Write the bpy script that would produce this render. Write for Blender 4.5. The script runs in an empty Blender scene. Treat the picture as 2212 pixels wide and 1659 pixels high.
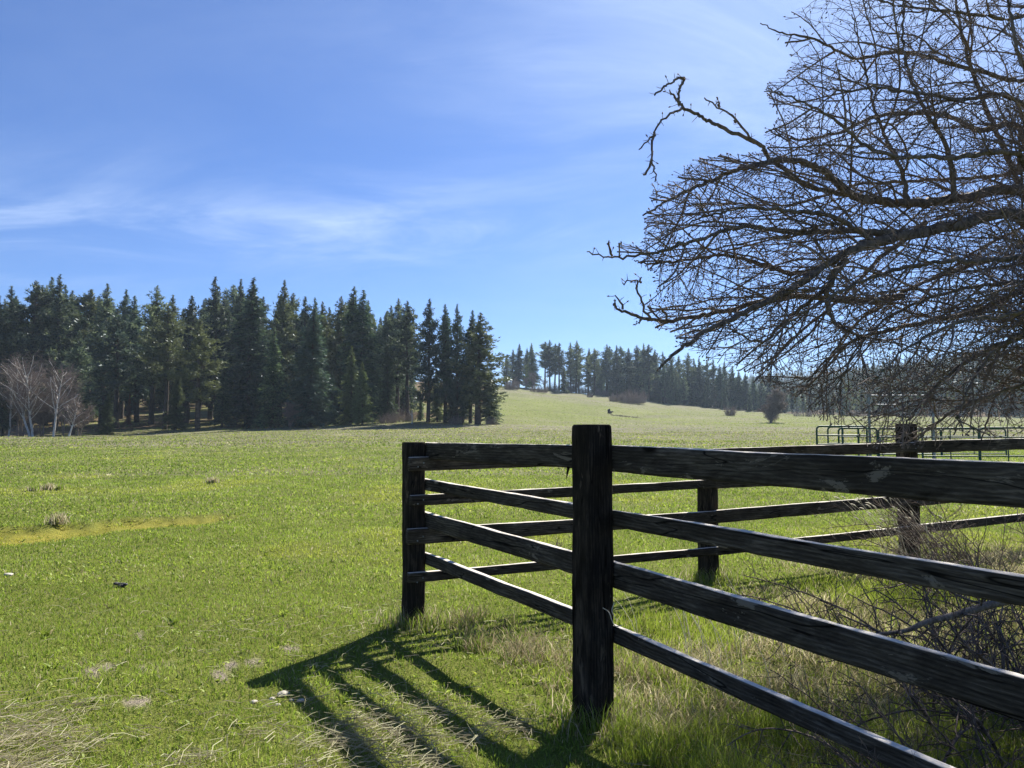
import bpy, math, random
import numpy as np
from mathutils import Vector, Matrix
C = bpy.context.scene
col = C.collection
# ------------------------------------------------------------------ camera
F, CU, CV = 1661.0, 1106.0, 829.5
CAMZ = 1.57
PITCH = math.atan(100.5 / F)
cd = bpy.data.cameras.new('camera')
cam = bpy.data.objects.new('camera', cd)
col.objects.link(cam)
cam.location = (0, 0, CAMZ)
cam.rotation_euler = (math.radians(90) + PITCH, 0, 0)
cd.sensor_fit = 'HORIZONTAL'
cd.sensor_width = 36.0
cd.lens = 36.0 * F / 2212.0
cd.clip_start = 0.05
cd.clip_end = 6000
C.camera = cam
# ------------------------------------------------------------------ light
SUN_EL, SUN_AZ = math.radians(42), math.radians(28)      # azimuth clockwise from +Y
sd = Vector((math.sin(SUN_AZ) * math.cos(SUN_EL), math.cos(SUN_AZ) * math.cos(SUN_EL), math.sin(SUN_EL)))
sl = bpy.data.lights.new('sun', 'SUN')
sl.energy = 5.0
sl.angle = math.radians(0.53)
sl.color = (1.0, 0.95, 0.86)
sun = bpy.data.objects.new('sun', sl)
col.objects.link(sun)
sun.location = (20, 30, 40)
sun.rotation_euler = sd.to_track_quat('Z', 'Y').to_euler()
W = bpy.data.worlds.new('World')
C.world = W
W.use_nodes = True
wn, wl = W.node_tree.nodes, W.node_tree.links
wn.clear()


def wnode(t, **k):
    n = wn.new(t)
    for a, b in k.items():
        setattr(n, a, b)
    return n


sky = wnode('ShaderNodeTexSky', sky_type='NISHITA')
sky.sun_disc = False
sky.sun_elevation = SUN_EL
sky.sun_rotation = SUN_AZ
sky.altitude = 800
sky.air_density = 1.0
sky.dust_density = 0.6
sky.ozone_density = 4.0
tcw = wnode('ShaderNodeTexCoord')
sep = wnode('ShaderNodeSeparateXYZ')
wl.new(tcw.outputs['Generated'], sep.inputs[0])


def wmath(op, a, b=None, c=None, clamp=False):
    n = wnode('ShaderNodeMath', operation=op, use_clamp=clamp)
    for i, v in enumerate((a, b, c)):
        if v is None:
            continue
        if isinstance(v, (int, float)):
            n.inputs[i].default_value = v
        else:
            wl.new(v, n.inputs[i])
    return n.outputs[0]


zc = wmath('ADD', wmath('MAXIMUM', sep.outputs['Z'], 0.0), 0.12)
px = wmath('DIVIDE', sep.outputs['X'], zc)
py = wmath('DIVIDE', sep.outputs['Y'], zc)
comb = wnode('ShaderNodeCombineXYZ')
wl.new(px, comb.inputs[0])
wl.new(py, comb.inputs[1])


def wnoise(scale, detail, rough, dist, rotz, sc, loc=(0, 0, 0)):
    m = wnode('ShaderNodeMapping')
    m.inputs['Rotation'].default_value = (0, 0, rotz)
    m.inputs['Scale'].default_value = sc
    m.inputs['Location'].default_value = loc
    wl.new(comb.outputs[0], m.inputs[0])
    n = wnode('ShaderNodeTexNoise')
    n.inputs['Scale'].default_value = scale
    n.inputs['Detail'].default_value = detail
    n.inputs['Roughness'].default_value = rough
    n.inputs['Distortion'].default_value = dist
    wl.new(m.outputs[0], n.inputs['Vector'])
    return n.outputs['Fac']


def wrange(v, a, b, c=0.0, d=1.0, smooth=True):
    n = wnode('ShaderNodeMapRange')
    n.interpolation_type = 'SMOOTHSTEP' if smooth else 'LINEAR'
    wl.new(v, n.inputs[0])
    n.inputs[1].default_value, n.inputs[2].default_value = a, b
    n.inputs[3].default_value, n.inputs[4].default_value = c, d
    return n.outputs[0]


def wgauss(cx, cy, sx, sy):
    """a soft patch of the high cloud layer round one place of the sky plane"""
    a = wmath('POWER', wmath('DIVIDE', wmath('SUBTRACT', px, cx), sx), 2.0)
    b = wmath('POWER', wmath('DIVIDE', wmath('SUBTRACT', py, cy), sy), 2.0)
    return wmath('EXPONENT', wmath('MULTIPLY', wmath('ADD', a, b), -1.0))


wisp = wrange(wnoise(1.5, 8, 0.58, 0.9, 0.35, (0.7, 1.1, 1), (3.1, 1.7, 0)), 0.36, 0.72)
fine = wrange(wnoise(4.5, 6, 0.62, 0.6, 0.5, (0.45, 1.3, 1), (7, 2, 0)), 0.35, 0.8)
veil = wrange(wnoise(0.75, 4, 0.55, 0.4, -0.5, (1, 1, 1), (1.2, 6.4, 0)), 0.38, 0.72)
mask = wmath('ADD', wmath('ADD', wgauss(-0.45, 2.55, 0.75, 0.30), wgauss(-1.75, 2.35, 0.55, 0.50)),
             wmath('ADD', wmath('MULTIPLY', wgauss(0.45, 1.5, 0.55, 0.5), 0.6), 0.05))
cl = wmath('MULTIPLY', wmath('ADD', wmath('MULTIPLY', wisp, 0.5), wmath('MULTIPLY', wmath('MULTIPLY', fine, wisp), 0.45)), mask)
cl = wmath('ADD', cl, wmath('MULTIPLY', veil, 0.05))
# thin cirrus is brightest where the sun shines through it
vs = wnode('ShaderNodeVectorMath', operation='DOT_PRODUCT')
nv = wnode('ShaderNodeVectorMath', operation='NORMALIZE')
wl.new(tcw.outputs['Generated'], nv.inputs[0]); wl.new(nv.outputs[0], vs.inputs[0])
vs.inputs[1].default_value = tuple(sd)
aur = wmath('POWER', wmath('MAXIMUM', vs.outputs['Value'], 0.0), 20.0)
cl = wmath('ADD', cl, wmath('MULTIPLY', aur, wmath('ADD', wmath('MULTIPLY', wisp, 0.5), 0.5)))
cl = wmath('MINIMUM', wmath('MAXIMUM', cl, 0.0), 0.85)
tint = wnode('ShaderNodeMix', data_type='RGBA', blend_type='MULTIPLY')
tint.inputs[0].default_value = 1.0
wl.new(sky.outputs[0], tint.inputs[6])
tint.inputs[7].default_value = (0.61, 0.79, 1.12, 1)
mixc = wnode('ShaderNodeMix', data_type='RGBA')
wl.new(cl, mixc.inputs[0])
wl.new(tint.outputs[2], mixc.inputs[6])
mixc.inputs[7].default_value = (5.9, 7.3, 9.8, 1)
bg = wnode('ShaderNodeBackground')
wl.new(mixc.outputs[2], bg.inputs[0])
bg.inputs[1].default_value = 0.056
wo = wnode('ShaderNodeOutputWorld')
wl.new(bg.outputs[0], wo.inputs[0])
C.view_settings.view_transform = 'Standard'
C.view_settings.look = 'None'
C.view_settings.exposure = 1.15
C.view_settings.gamma = 1.0
C.view_settings.use_curve_mapping = False
C.render.engine = 'CYCLES'
C.cycles.use_denoising = True
C.cycles.max_bounces = 6
C.cycles.diffuse_bounces = 3
C.cycles.transparent_max_bounces = 8
C.cycles.volume_bounces = 1

# ------------------------------------------------------------------ geometry helpers
ct, st = math.cos(PITCH), math.sin(PITCH)


def ray(u, v):
    a, b = (u - CU) / F, -(v - CV) / F
    return np.array((a, ct - st * b, st + ct * b))


def P(u, v, Y):
    d = ray(u, v)
    return np.array((0, 0, CAMZ)) + d * (Y / d[1])


def G(u, v, z=0.0):
    d = ray(u, v)
    return np.array((0, 0, CAMZ)) + d * ((z - CAMZ) / d[2])


def proj(p):
    x, y, z = p[..., 0], p[..., 1], p[..., 2] - CAMZ
    f = y * ct + z * st
    up = -y * st + z * ct
    return CU + F * x / f, CV - F * up / f


def zat(x, y, v):
    d = ray(CU, v)
    return CAMZ + d[2] / d[1] * y


def vnoise(x, y, seed=0):
    x = np.asarray(x, float); y = np.asarray(y, float)
    xi = np.floor(x).astype(np.int64); yi = np.floor(y).astype(np.int64)
    fx, fy = x - xi, y - yi
    fx = fx * fx * (3 - 2 * fx); fy = fy * fy * (3 - 2 * fy)

    def h(a, b):
        n = (a * 374761393 + b * 668265263 + seed * 1442695041) & 0xffffffff
        n = ((n ^ (n >> 13)) * 1274126177) & 0xffffffff
        return ((n ^ (n >> 16)) & 0xffff) / 65535.0
    a = h(xi, yi) * (1 - fx) + h(xi + 1, yi) * fx
    b = h(xi, yi + 1) * (1 - fx) + h(xi + 1, yi + 1) * fx
    return a * (1 - fy) + b * fy


def fbm(x, y, seed=0, oct=4):
    s, a, t = 0, 1.0, 0
    for i in range(oct):
        s = s + a * vnoise(x * 2 ** i, y * 2 ** i, seed + i * 17)
        t += a
        a *= 0.5
    return s / t


def sm(x, a, b):
    t = np.clip((np.asarray(x, float) - a) / (b - a), 0, 1)
    return t * t * (3 - 2 * t)


def mesh(name, V, faces, mat=None, parent=None, attrs=None, smooth=False, loc=None, mats=None):
    """faces: list of int arrays (n,k). attrs: name -> per-vertex float array."""
    V = np.asarray(V, np.float32)
    me = bpy.data.meshes.new(name)
    me.vertices.add(len(V))
    me.vertices.foreach_set('co', V.ravel())
    faces = [np.asarray(f, np.int32) for f in faces if len(f)]
    loops = np.concatenate([f.ravel() for f in faces])
    tot = np.concatenate([np.full(len(f), f.shape[1], np.int32) for f in faces])
    st_ = np.concatenate(([0], np.cumsum(tot)[:-1])).astype(np.int32)
    me.loops.add(len(loops))
    me.loops.foreach_set('vertex_index', loops)
    me.polygons.add(len(tot))
    me.polygons.foreach_set('loop_start', st_)
    me.polygons.foreach_set('loop_total', tot)
    if smooth:
        me.polygons.foreach_set('use_smooth', np.ones(len(tot), bool))
    for k, a in (attrs or {}).items():
        at = me.attributes.new(k, 'FLOAT', 'POINT')
        at.data.foreach_set('value', np.asarray(a, np.float32))
    me.update(calc_edges=True)
    o = bpy.data.objects.new(name, me)
    col.objects.link(o)
    if mat:
        me.materials.append(mat)
    if parent:
        o.parent = parent
    if loc is not None:
        o.location = loc
    return o


def tag(o, label=None, cat=None, group=None, kind=None):
    if label: o['label'] = label
    if cat: o['category'] = cat
    if group: o['group'] = group
    if kind: o['kind'] = kind
    return o


def empty(name, loc, label, cat, group=None, rz=0):
    o = bpy.data.objects.new(name, None)
    o.empty_display_size = 0.3
    col.objects.link(o)
    o.location = loc
    o.rotation_euler = (0, 0, rz)
    return tag(o, label, cat, group)


def copy_tree(src, loc, rz, scale, label=None, group=None):
    r = src.copy(); col.objects.link(r)
    r.location = loc; r.rotation_euler = (0, 0, rz); r.scale = scale
    if label: r['label'] = label
    if group: r['group'] = group
    for ch in src.children:
        c = ch.copy(); col.objects.link(c); c.parent = r
        c.matrix_parent_inverse = ch.matrix_parent_inverse
    return r


def tubes(polys, sides=4, cap=False):
    """polys: list of (pts (n,3), rad (n,)) -> V, quads"""
    n = np.array([len(p[0]) for p in polys])
    Pt = np.concatenate([np.asarray(p[0], float) for p in polys])
    R = np.concatenate([np.asarray(p[1], float) for p in polys])
    s0 = np.concatenate(([0], np.cumsum(n)[:-1]))
    last = s0 + n - 1
    nxt = np.arange(len(Pt)) + 1; nxt[last] = last
    prv = np.arange(len(Pt)) - 1; prv[s0] = s0
    T = Pt[nxt] - Pt[prv]
    T /= np.linalg.norm(T, axis=1)[:, None] + 1e-9
    # one reference per polyline keeps the frame steady along it
    mean = np.repeat(Pt[last] - Pt[s0], n, axis=0)
    ref = np.where(np.abs(mean[:, 2:3]) > 0.6 * np.linalg.norm(mean, axis=1)[:, None],
                   np.array([[1.0, 0.13, 0.0]]), np.array([[0.05, 0.1, 1.0]]))
    A = np.cross(T, ref); A /= np.linalg.norm(A, axis=1)[:, None] + 1e-9
    B = np.cross(T, A)
    ang = np.arange(sides) * 2 * math.pi / sides
    V = Pt[:, None, :] + R[:, None, None] * (np.cos(ang)[None, :, None] * A[:, None, :] + np.sin(ang)[None, :, None] * B[:, None, :])
    V = V.reshape(-1, 3)
    i = np.arange(len(Pt)); i = i[nxt != i]
    Q = []
    for k in range(sides):
        k2 = (k + 1) % sides
        Q.append(np.stack([i * sides + k, i * sides + k2, (i + 1) * sides + k2, (i + 1) * sides + k], 1))
    return V, np.concatenate(Q)


# ------------------------------------------------------------------ materials
def mat_base(name):
    m = bpy.data.materials.new(name)
    m.use_nodes = True
    nt = m.node_tree
    return m, nt.nodes, nt.links, nt.nodes['Principled BSDF']


def lin(r, g, b):
    return (r, g, b, 1)


def ramp(N, L, fac, stops):
    r = N.new('ShaderNodeValToRGB')
    e = r.color_ramp.elements
    while len(e) < len(stops):
        e.new(0.5)
    for i, (p, c) in enumerate(stops):
        e[i].position = p
        e[i].color = c
    L.new(fac, r.inputs[0])
    return r.outputs[0]


def noise(N, L, vec, scale, detail=4, rough=0.6, dist=0.0, mscale=None):
    if mscale is not None:
        m = N.new('ShaderNodeMapping')
        m.inputs['Scale'].default_value = mscale
        L.new(vec, m.inputs[0])
        vec = m.outputs[0]
    n = N.new('ShaderNodeTexNoise')
    n.inputs['Scale'].default_value = scale
    n.inputs['Detail'].default_value = detail
    n.inputs['Roughness'].default_value = rough
    n.inputs['Distortion'].default_value = dist
    L.new(vec, n.inputs['Vector'])
    return n.outputs['Fac']


def mixrgb(N, L, fac, a, b, mode='MIX'):
    m = N.new('ShaderNodeMix'); m.data_type = 'RGBA'; m.blend_type = mode
    for sock, v in ((m.inputs[0], fac), (m.inputs[6], a), (m.inputs[7], b)):
        if isinstance(v, (int, float)): sock.default_value = v
        elif isinstance(v, tuple): sock.default_value = v
        else: L.new(v, sock)
    return m.outputs[2]


def fmath(N, L, op, a, b=0.0, clamp=False):
    n = N.new('ShaderNodeMath'); n.operation = op; n.use_clamp = clamp
    for i, v in enumerate((a, b)):
        if isinstance(v, (int, float)): n.inputs[i].default_value = v
        else: L.new(v, n.inputs[i])
    return n.outputs[0]


def mrange(N, L, v, a, b, c=0.0, d=1.0):
    n = N.new('ShaderNodeMapRange'); n.interpolation_type = 'SMOOTHSTEP'
    L.new(v, n.inputs[0])
    for i, x in enumerate((a, b, c, d)): n.inputs[i + 1].default_value = x
    return n.outputs[0]


def attr(N, name):
    a = N.new('ShaderNodeAttribute'); a.attribute_name = name
    return a.outputs['Fac']


def bump(N, L, h, strength, dist, bsdf):
    b = N.new('ShaderNodeBump')
    b.inputs['Strength'].default_value = strength
    b.inputs['Distance'].default_value = dist
    L.new(h, b.inputs['Height'])
    L.new(b.outputs[0], bsdf.inputs['Normal'])


def coords(N, which='Object'):
    return N.new('ShaderNodeTexCoord').outputs[which]


def make_wood(name, dark, mid, pale, rough=0.85, sunlit_top=None):
    """weathered timber, grain along local X"""
    m, N, L, B = mat_base(name)
    co = coords(N)
    oi = N.new('ShaderNodeObjectInfo')
    add = N.new('ShaderNodeVectorMath'); add.operation = 'ADD'
    sc = N.new('ShaderNodeVectorMath'); sc.operation = 'SCALE'
    L.new(oi.outputs['Location'], sc.inputs[0]); sc.inputs['Scale'].default_value = 3.7
    L.new(co, add.inputs[0]); L.new(sc.outputs[0], add.inputs[1])
    v = add.outputs[0]
    g1 = noise(N, L, v, 14, 7, 0.68, 1.2, (0.22, 1, 1))
    g2 = noise(N, L, v, 90, 5, 0.75, 0.8, (0.10, 1, 1))
    big = noise(N, L, v, 2.3, 4, 0.6, 0.2, (0.7, 1.4, 1.4))
    wv = N.new('ShaderNodeTexWave'); wv.wave_type = 'BANDS'; wv.bands_direction = 'Z'
    wm = N.new('ShaderNodeMapping'); wm.inputs['Scale'].default_value = (0.22, 1, 1)
    L.new(v, wm.inputs[0]); L.new(wm.outputs[0], wv.inputs['Vector'])
    wv.inputs['Scale'].default_value = 17; wv.inputs['Distortion'].default_value = 7.5
    wv.inputs['Detail'].default_value = 3; wv.inputs['Detail Scale'].default_value = 0.9
    grain = fmath(N, L, 'ADD', fmath(N, L, 'MULTIPLY', g1, 0.52), fmath(N, L, 'MULTIPLY', g2, 0.40))
    grain = fmath(N, L, 'ADD', grain, fmath(N, L, 'MULTIPLY', wv.outputs['Fac'], 0.08))
    c = ramp(N, L, grain, [(0.34, dark), (0.50, mid), (0.70, pale)])
    c = mixrgb(N, L, mrange(N, L, big, 0.35, 0.7, 0.0, 0.75), c, tuple(x * 0.42 for x in mid[:3]) + (1,))
    # peeled silvery patches
    pt = mrange(N, L, noise(N, L, v, 7.5, 6, 0.7, 0.8, (0.35, 1, 1)), 0.60, 0.63, 0.0, 0.8)
    c = mixrgb(N, L, pt, c, pale)
    g3 = noise(N, L, v, 9, 2, 0.5, 0.4, (0.07, 1, 1))
    ck = mrange(N, L, fmath(N, L, 'ABSOLUTE', fmath(N, L, 'SUBTRACT', g3, 0.5)), 0.0, 0.010, 0.9, 0.0)
    c = mixrgb(N, L, ck, c, (.003, .0025, .002, 1))
    # knots
    vo = N.new('ShaderNodeTexVoronoi'); vm = N.new('ShaderNodeMapping'); vm.inputs['Scale'].default_value = (0.55, 1.3, 1.3)
    L.new(v, vm.inputs[0]); L.new(vm.outputs[0], vo.inputs['Vector']); vo.inputs['Scale'].default_value = 2.6
    kn = mrange(N, L, vo.outputs['Distance'], 0.05, 0.12, 0.9, 0.0)
    c = mixrgb(N, L, kn, c, tuple(x * 0.35 for x in dark[:3]) + (1,))
    if sunlit_top:  # sunlight on the upward faces, painted in as much paler wood
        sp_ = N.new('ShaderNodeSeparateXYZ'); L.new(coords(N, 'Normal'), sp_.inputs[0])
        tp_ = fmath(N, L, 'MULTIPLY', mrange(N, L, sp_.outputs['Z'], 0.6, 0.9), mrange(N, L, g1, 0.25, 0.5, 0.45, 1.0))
        c = mixrgb(N, L, tp_, c, sunlit_top)
    L.new(c, B.inputs['Base Color'])
    B.inputs['Roughness'].default_value = 1.0
    B.inputs['Specular IOR Level'].default_value = 0.04
    bump(N, L, grain, 0.8, 0.010, B)
    return m


M_rail = make_wood('rail_wood', lin(.018, .014, .011), lin(.072, .060, .048), lin(.21, .18, .145), sunlit_top=lin(.72, .66, .57))
M_post = make_wood('post_wood', lin(.008, .007, .006), lin(.032, .026, .021), lin(.12, .095, .070))


def make_bark(name, a, b, scale=9, stripes=None):
    m, N, L, B = mat_base(name)
    co = coords(N)
    n1 = noise(N, L, co, scale, 5, 0.65, 0.4, (1, 1, 0.35))
    c = ramp(N, L, n1, [(0.33, a), (0.68, b)])
    if stripes:
        s = mrange(N, L, noise(N, L, co, 5, 3, 0.6, 0.0, (0.5, 0.5, 3.0)), 0.60, 0.68, 0, 0.85)
        c = mixrgb(N, L, s, c, stripes)
    L.new(c, B.inputs['Base Color'])
    B.inputs['Roughness'].default_value = 0.9
    B.inputs['Specular IOR Level'].default_value = 0.2
    bump(N, L, n1, 0.6, 0.02, B)
    return m


M_bark = make_bark('conifer_bark', lin(.03, .022, .016), lin(.10, .075, .055), 6)
M_birch = make_bark('pale_bark', lin(.36, .34, .31), lin(.74, .72, .68), 7, lin(.06, .05, .045))
M_grey = make_bark('grey_twig_bark', lin(.13, .10, .085), lin(.30, .245, .205), 8)
M_tree = make_bark('fruit_tree_bark', lin(.06, .05, .043), lin(.24, .20, .165), 22)
M_twig = make_bark('fruit_tree_twigs', lin(.09, .07, .06), lin(.30, .24, .205), 30)
M_brush = make_bark('thicket_twigs', lin(.035, .027, .022), lin(.26, .20, .16), 26)
M_lichen = make_bark('lichen_bark', lin(.05, .06, .03), lin(.16, .17, .09), 30)


def make_needles(name, dark, light, olive, cool=(.07, .12, .085, 1)):
    m = bpy.data.materials.new(name); m.use_nodes = True
    N, L = m.node_tree.nodes, m.node_tree.links
    N.clear()
    out = N.new('ShaderNodeOutputMaterial')
    oi = N.new('ShaderNodeObjectInfo')
    va = attr(N, 'val')
    co = coords(N)
    n = noise(N, L, co, 0.5, 3, 0.6)
    f = fmath(N, L, 'ADD', fmath(N, L, 'MULTIPLY', va, 0.75), fmath(N, L, 'MULTIPLY', n, 0.35))
    c = ramp(N, L, f, [(0.38, dark), (0.82, light)])
    c = mixrgb(N, L, mrange(N, L, oi.outputs['Random'], 0.55, 1.0, 0, 0.65), c, olive)
    c = mixrgb(N, L, mrange(N, L, oi.outputs['Random'], 0.35, 0.0, 0, 0.6), c, cool)
    lum_ = mrange(N, L, fmath(N, L, 'FRACT', fmath(N, L, 'MULTIPLY', oi.outputs['Random'], 17.3)), 0, 1, .55, 1.35)
    hs = N.new('ShaderNodeHueSaturation'); L.new(lum_, hs.inputs['Value']); L.new(c, hs.inputs['Color']); c = hs.outputs[0]
    d = N.new('ShaderNodeBsdfDiffuse'); t = N.new('ShaderNodeBsdfTranslucent'); g = N.new('ShaderNodeBsdfGlossy')
    g.inputs['Roughness'].default_value = 0.45
    g.inputs['Color'].default_value = (.7, .75, .8, 1)
    L.new(c, d.inputs[0]); L.new(c, t.inputs[0])
    mx = N.new('ShaderNodeMixShader'); mx.inputs[0].default_value = 0.38
    L.new(d.outputs[0], mx.inputs[1]); L.new(t.outputs[0], mx.inputs[2])
    m2 = N.new('ShaderNodeMixShader'); m2.inputs[0].default_value = 0.045
    L.new(mx.outputs[0], m2.inputs[1]); L.new(g.outputs[0], m2.inputs[2])
    L.new(m2.outputs[0], out.inputs[0])
    return m


M_fir = make_needles('fir_needles', lin(.016, .034, .018), lin(.15, .215, .085), lin(.165, .20, .05))
M_pine = make_needles('pine_needles', lin(.024, .042, .024), lin(.22, .27, .135), lin(.21, .235, .075))
M_far = make_needles('distant_needles', lin(.014, .026, .016), lin(.055, .085, .040), lin(.055, .075, .030))
M_rust = make_needles('rusty_needles', lin(.16, .04, .015), lin(.34, .10, .04), lin(.30, .09, .03), lin(.3, .09, .03))


def make_grass():
    m = bpy.data.materials.new('grass_blades'); m.use_nodes = True
    N, L = m.node_tree.nodes, m.node_tree.links
    N.clear()
    out = N.new('ShaderNodeOutputMaterial')
    dry, va, hh = attr(N, 'dry'), attr(N, 'val'), attr(N, 'hue')
    green = ramp(N, L, va, [(0.0, lin(.085, .135, .014)), (0.5, lin(.20, .285, .030)), (1.0, lin(.34, .43, .075))])
    yel = ramp(N, L, va, [(0.0, lin(.30, .24, .025)), (1.0, lin(.52, .43, .06))])
    straw = ramp(N, L, va, [(0.0, lin(.16, .12, .07)), (0.5, lin(.38, .31, .19)), (1.0, lin(.62, .55, .40))])
    c = mixrgb(N, L, hh, green, yel)
    c = mixrgb(N, L, dry, c, straw)
    d = N.new('ShaderNodeBsdfDiffuse'); t = N.new('ShaderNodeBsdfTranslucent'); g = N.new('ShaderNodeBsdfGlossy')
    g.inputs['Roughness'].default_value = 0.55
    g.inputs['Color'].default_value = (.8, .9, .6, 1)
    L.new(c, d.inputs[0]); L.new(c, t.inputs[0])
    mx = N.new('ShaderNodeMixShader'); mx.inputs[0].default_value = 0.56
    L.new(d.outputs[0], mx.inputs[1]); L.new(t.outputs[0], mx.inputs[2])
    m2 = N.new('ShaderNodeMixShader'); m2.inputs[0].default_value = 0.03
    L.new(mx.outputs[0], m2.inputs[1]); L.new(g.outputs[0], m2.inputs[2])
    L.new(m2.outputs[0], out.inputs[0])
    return m


M_grass = make_grass()


def make_ground():
    m, N, L, B = mat_base('meadow_ground')
    co = coords(N)
    dry, yel, soil, wood, near = attr(N, 'dry'), attr(N, 'yel'), attr(N, 'soil'), attr(N, 'wood'), attr(N, 'near')
    n1 = noise(N, L, co, 0.06, 5, 0.6, 0.3, (1, 1, 0))
    n2 = noise(N, L, co, 0.9, 6, 0.7, 0.2, (1, 1, 0))
    n3 = noise(N, L, co, 9.0, 5, 0.75, 0.0, (1, 1, 0))
    n4 = noise(N, L, co, 60.0, 3, 0.7, 0.0, (1, 1, 0))
    f = fmath(N, L, 'ADD', fmath(N, L, 'ADD', fmath(N, L, 'MULTIPLY', n1, 0.35), fmath(N, L, 'MULTIPLY', n2, 0.3)),
              fmath(N, L, 'MULTIPLY', n3, 0.35))
    green = ramp(N, L, f, [(0.32, lin(.085, .10, .024)), (0.5, lin(.15, .168, .045)), (0.68, lin(.225, .232, .085))])
    tan = ramp(N, L, f, [(0.3, lin(.10, .09, .065)), (0.7, lin(.25, .225, .16))])
    # dry, greyish stretches
    df = fmath(N, L, 'MULTIPLY', dry, mrange(N, L, fmath(N, L, 'ADD', fmath(N, L, 'MULTIPLY', n2, 0.5), fmath(N, L, 'MULTIPLY', n3, 0.5)), 0.3, 0.62, 0.35, 1.0))
    c = mixrgb(N, L, df, green, tan)
    under = ramp(N, L, n4, [(0.3, lin(.09, .115, .018)), (0.7, lin(.22, .235, .05))])
    c = mixrgb(N, L, near, c, under)
    c = mixrgb(N, L, yel, c, mixrgb(N, L, mrange(N, L, n2, .35, .65), lin(.19, .19, .03), lin(.38, .33, .06)))
    litter = ramp(N, L, n2, [(0.35, lin(.055, .04, .022)), (0.65, lin(.16, .105, .055))])
    c = mixrgb(N, L, wood, c, litter)
    dirt = ramp(N, L, n4, [(0.3, lin(.14, .11, .08)), (0.7, lin(.42, .36, .28))])
    c = mixrgb(N, L, fmath(N, L, 'MULTIPLY', soil, mrange(N, L, n3, 0.3, 0.5)), c, dirt)
    L.new(c, B.inputs['Base Color'])
    B.inputs['Roughness'].default_value = 1.0
    B.inputs['Specular IOR Level'].default_value = 0.1
    h = fmath(N, L, 'ADD', fmath(N, L, 'MULTIPLY', n3, 0.6), fmath(N, L, 'MULTIPLY', n4, 0.4))
    bump(N, L, h, 0.8, 0.12, B)
    return m


def simple(name, color, rough=0.5, metal=0.0, spec=0.5, vary=0.25, scale=12):
    m, N, L, B = mat_base(name)
    n = noise(N, L, coords(N), scale, 4, 0.6)
    c = mixrgb(N, L, mrange(N, L, n, 0.3, 0.7), tuple(x * (1 - vary) for x in color[:3]) + (1,), tuple(min(1, x * (1 + vary)) for x in color[:3]) + (1,))
    L.new(c, B.inputs['Base Color'])
    B.inputs['Roughness'].default_value = rough
    B.inputs['Metallic'].default_value = metal
    B.inputs['Specular IOR Level'].default_value = spec
    return m


M_green = simple('green_enamel', lin(.008, .065, .042), 0.55, spec=.3)
M_steel = simple('galvanised_pipe', lin(.26, .28, .29), 0.6, 0.3, spec=.3)
M_dung = simple('dark_dropping', lin(.018, .016, .018), 0.7, vary=.5, scale=60)
M_stone = simple('pale_stone', lin(.42, .38, .32), 0.9, vary=.35, scale=50)
M_stump = simple('dead_stump', lin(.03, .025, .02), 0.9)
M_fluff = simple('seed_head', lin(.62, .56, .42), 0.8, vary=.2)

# ------------------------------------------------------------------ terrain
DS = np.array([0, 14, 40, 80, 120, 160, 210, 280, 340, 420, 560, 800, 1100, 1700, 4000.0])
US = [-700, 0, 350, 700, 880, 1085, 1240, 1400, 1560, 1690, 1900, 2212, 2900]
ZT = [  # z at each distance, one row per column of the photo
    [0, 0, .10, .35, .75, 2.5, 5.5, 10, 15, 19, 24, 30, 35, 35, 30],
    [0, 0, .10, .35, .72, 2.8, 6.0, 11, 16, 20, 25, 30, 35, 35, 30],
    [0, 0, .12, .50, 1.10, 3.2, 6.8, 12, 17, 21, 25, 30, 35, 35, 30],
    [0, 0, .15, .75, 1.80, 4.0, 8.5, 15, 20, 23, 26, 30, 35, 35, 30],
    [0, 0, .15, .80, 2.05, 4.6, 10, 18, 24, 25, 26, 28, 33, 35, 30],
    [0, 0, .15, .75, 1.95, 4.0, 8.2, 15.6, 22.0, 23, 23, 24, 30, 35, 30],
    [0, 0, .15, .65, 1.75, 3.4, 6.5, 12.8, 18.6, 19.4, 19, 20, 28, 35, 30],
    [0, 0, .14, .60, 1.65, 2.9, 5.0, 10.0, 14.9, 15, 14, 18, 34, 40, 30],
    [0, 0, .13, .58, 1.62, 2.7, 4.5, 8.3, 11.8, 12, 12, 20, 55, 60, 40],
    [0, 0, .12, .56, 1.60, 2.6, 4.1, 7.3, 9.6, 10, 11, 34, 70, 72, 40],
    [0, 0, .11, .52, 1.55, 2.4, 3.7, 6.3, 7.9, 12, 26, 48, 72, 75, 40],
    [0, 0, .10, .50, 1.50, 2.2, 3.3, 5.6, 8.2, 20, 46, 60, 75, 78, 40],
    [0, 0, .10, .50, 1.50, 2.2, 3.3, 5.6, 9.0, 24, 55, 66, 75, 78, 40],
]
PH = np.arctan((np.array(US, float) - CU) / F)
ZT = np.array(ZT)
# fine table, smoothed
fph = np.linspace(PH[0], PH[-1], 160)
fs = np.linspace(0, math.log(1 + 4000 / 20.), 240)
fd = 20 * (np.exp(fs) - 1)
tmp = np.array([np.interp(fd, DS, r) for r in ZT])
FT = np.array([np.interp(fph, PH, tmp[:, j]) for j in range(len(fd))]).T
for _ in range(6):
    q = np.pad(FT, ((2, 2), (1, 1)), 'edge')
    FT = (q[:-4, 1:-1] + q[1:-3, 1:-1] + q[2:-2, 1:-1] * 2 + q[3:-1, 1:-1] + q[4:, 1:-1] + q[2:-2, :-2] + q[2:-2, 2:]) / 8
PLIM = math.radians(50)
YB = np.array([G(0, 1200), G(380, 1112)])      # ends of the mossy hollow


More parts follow.
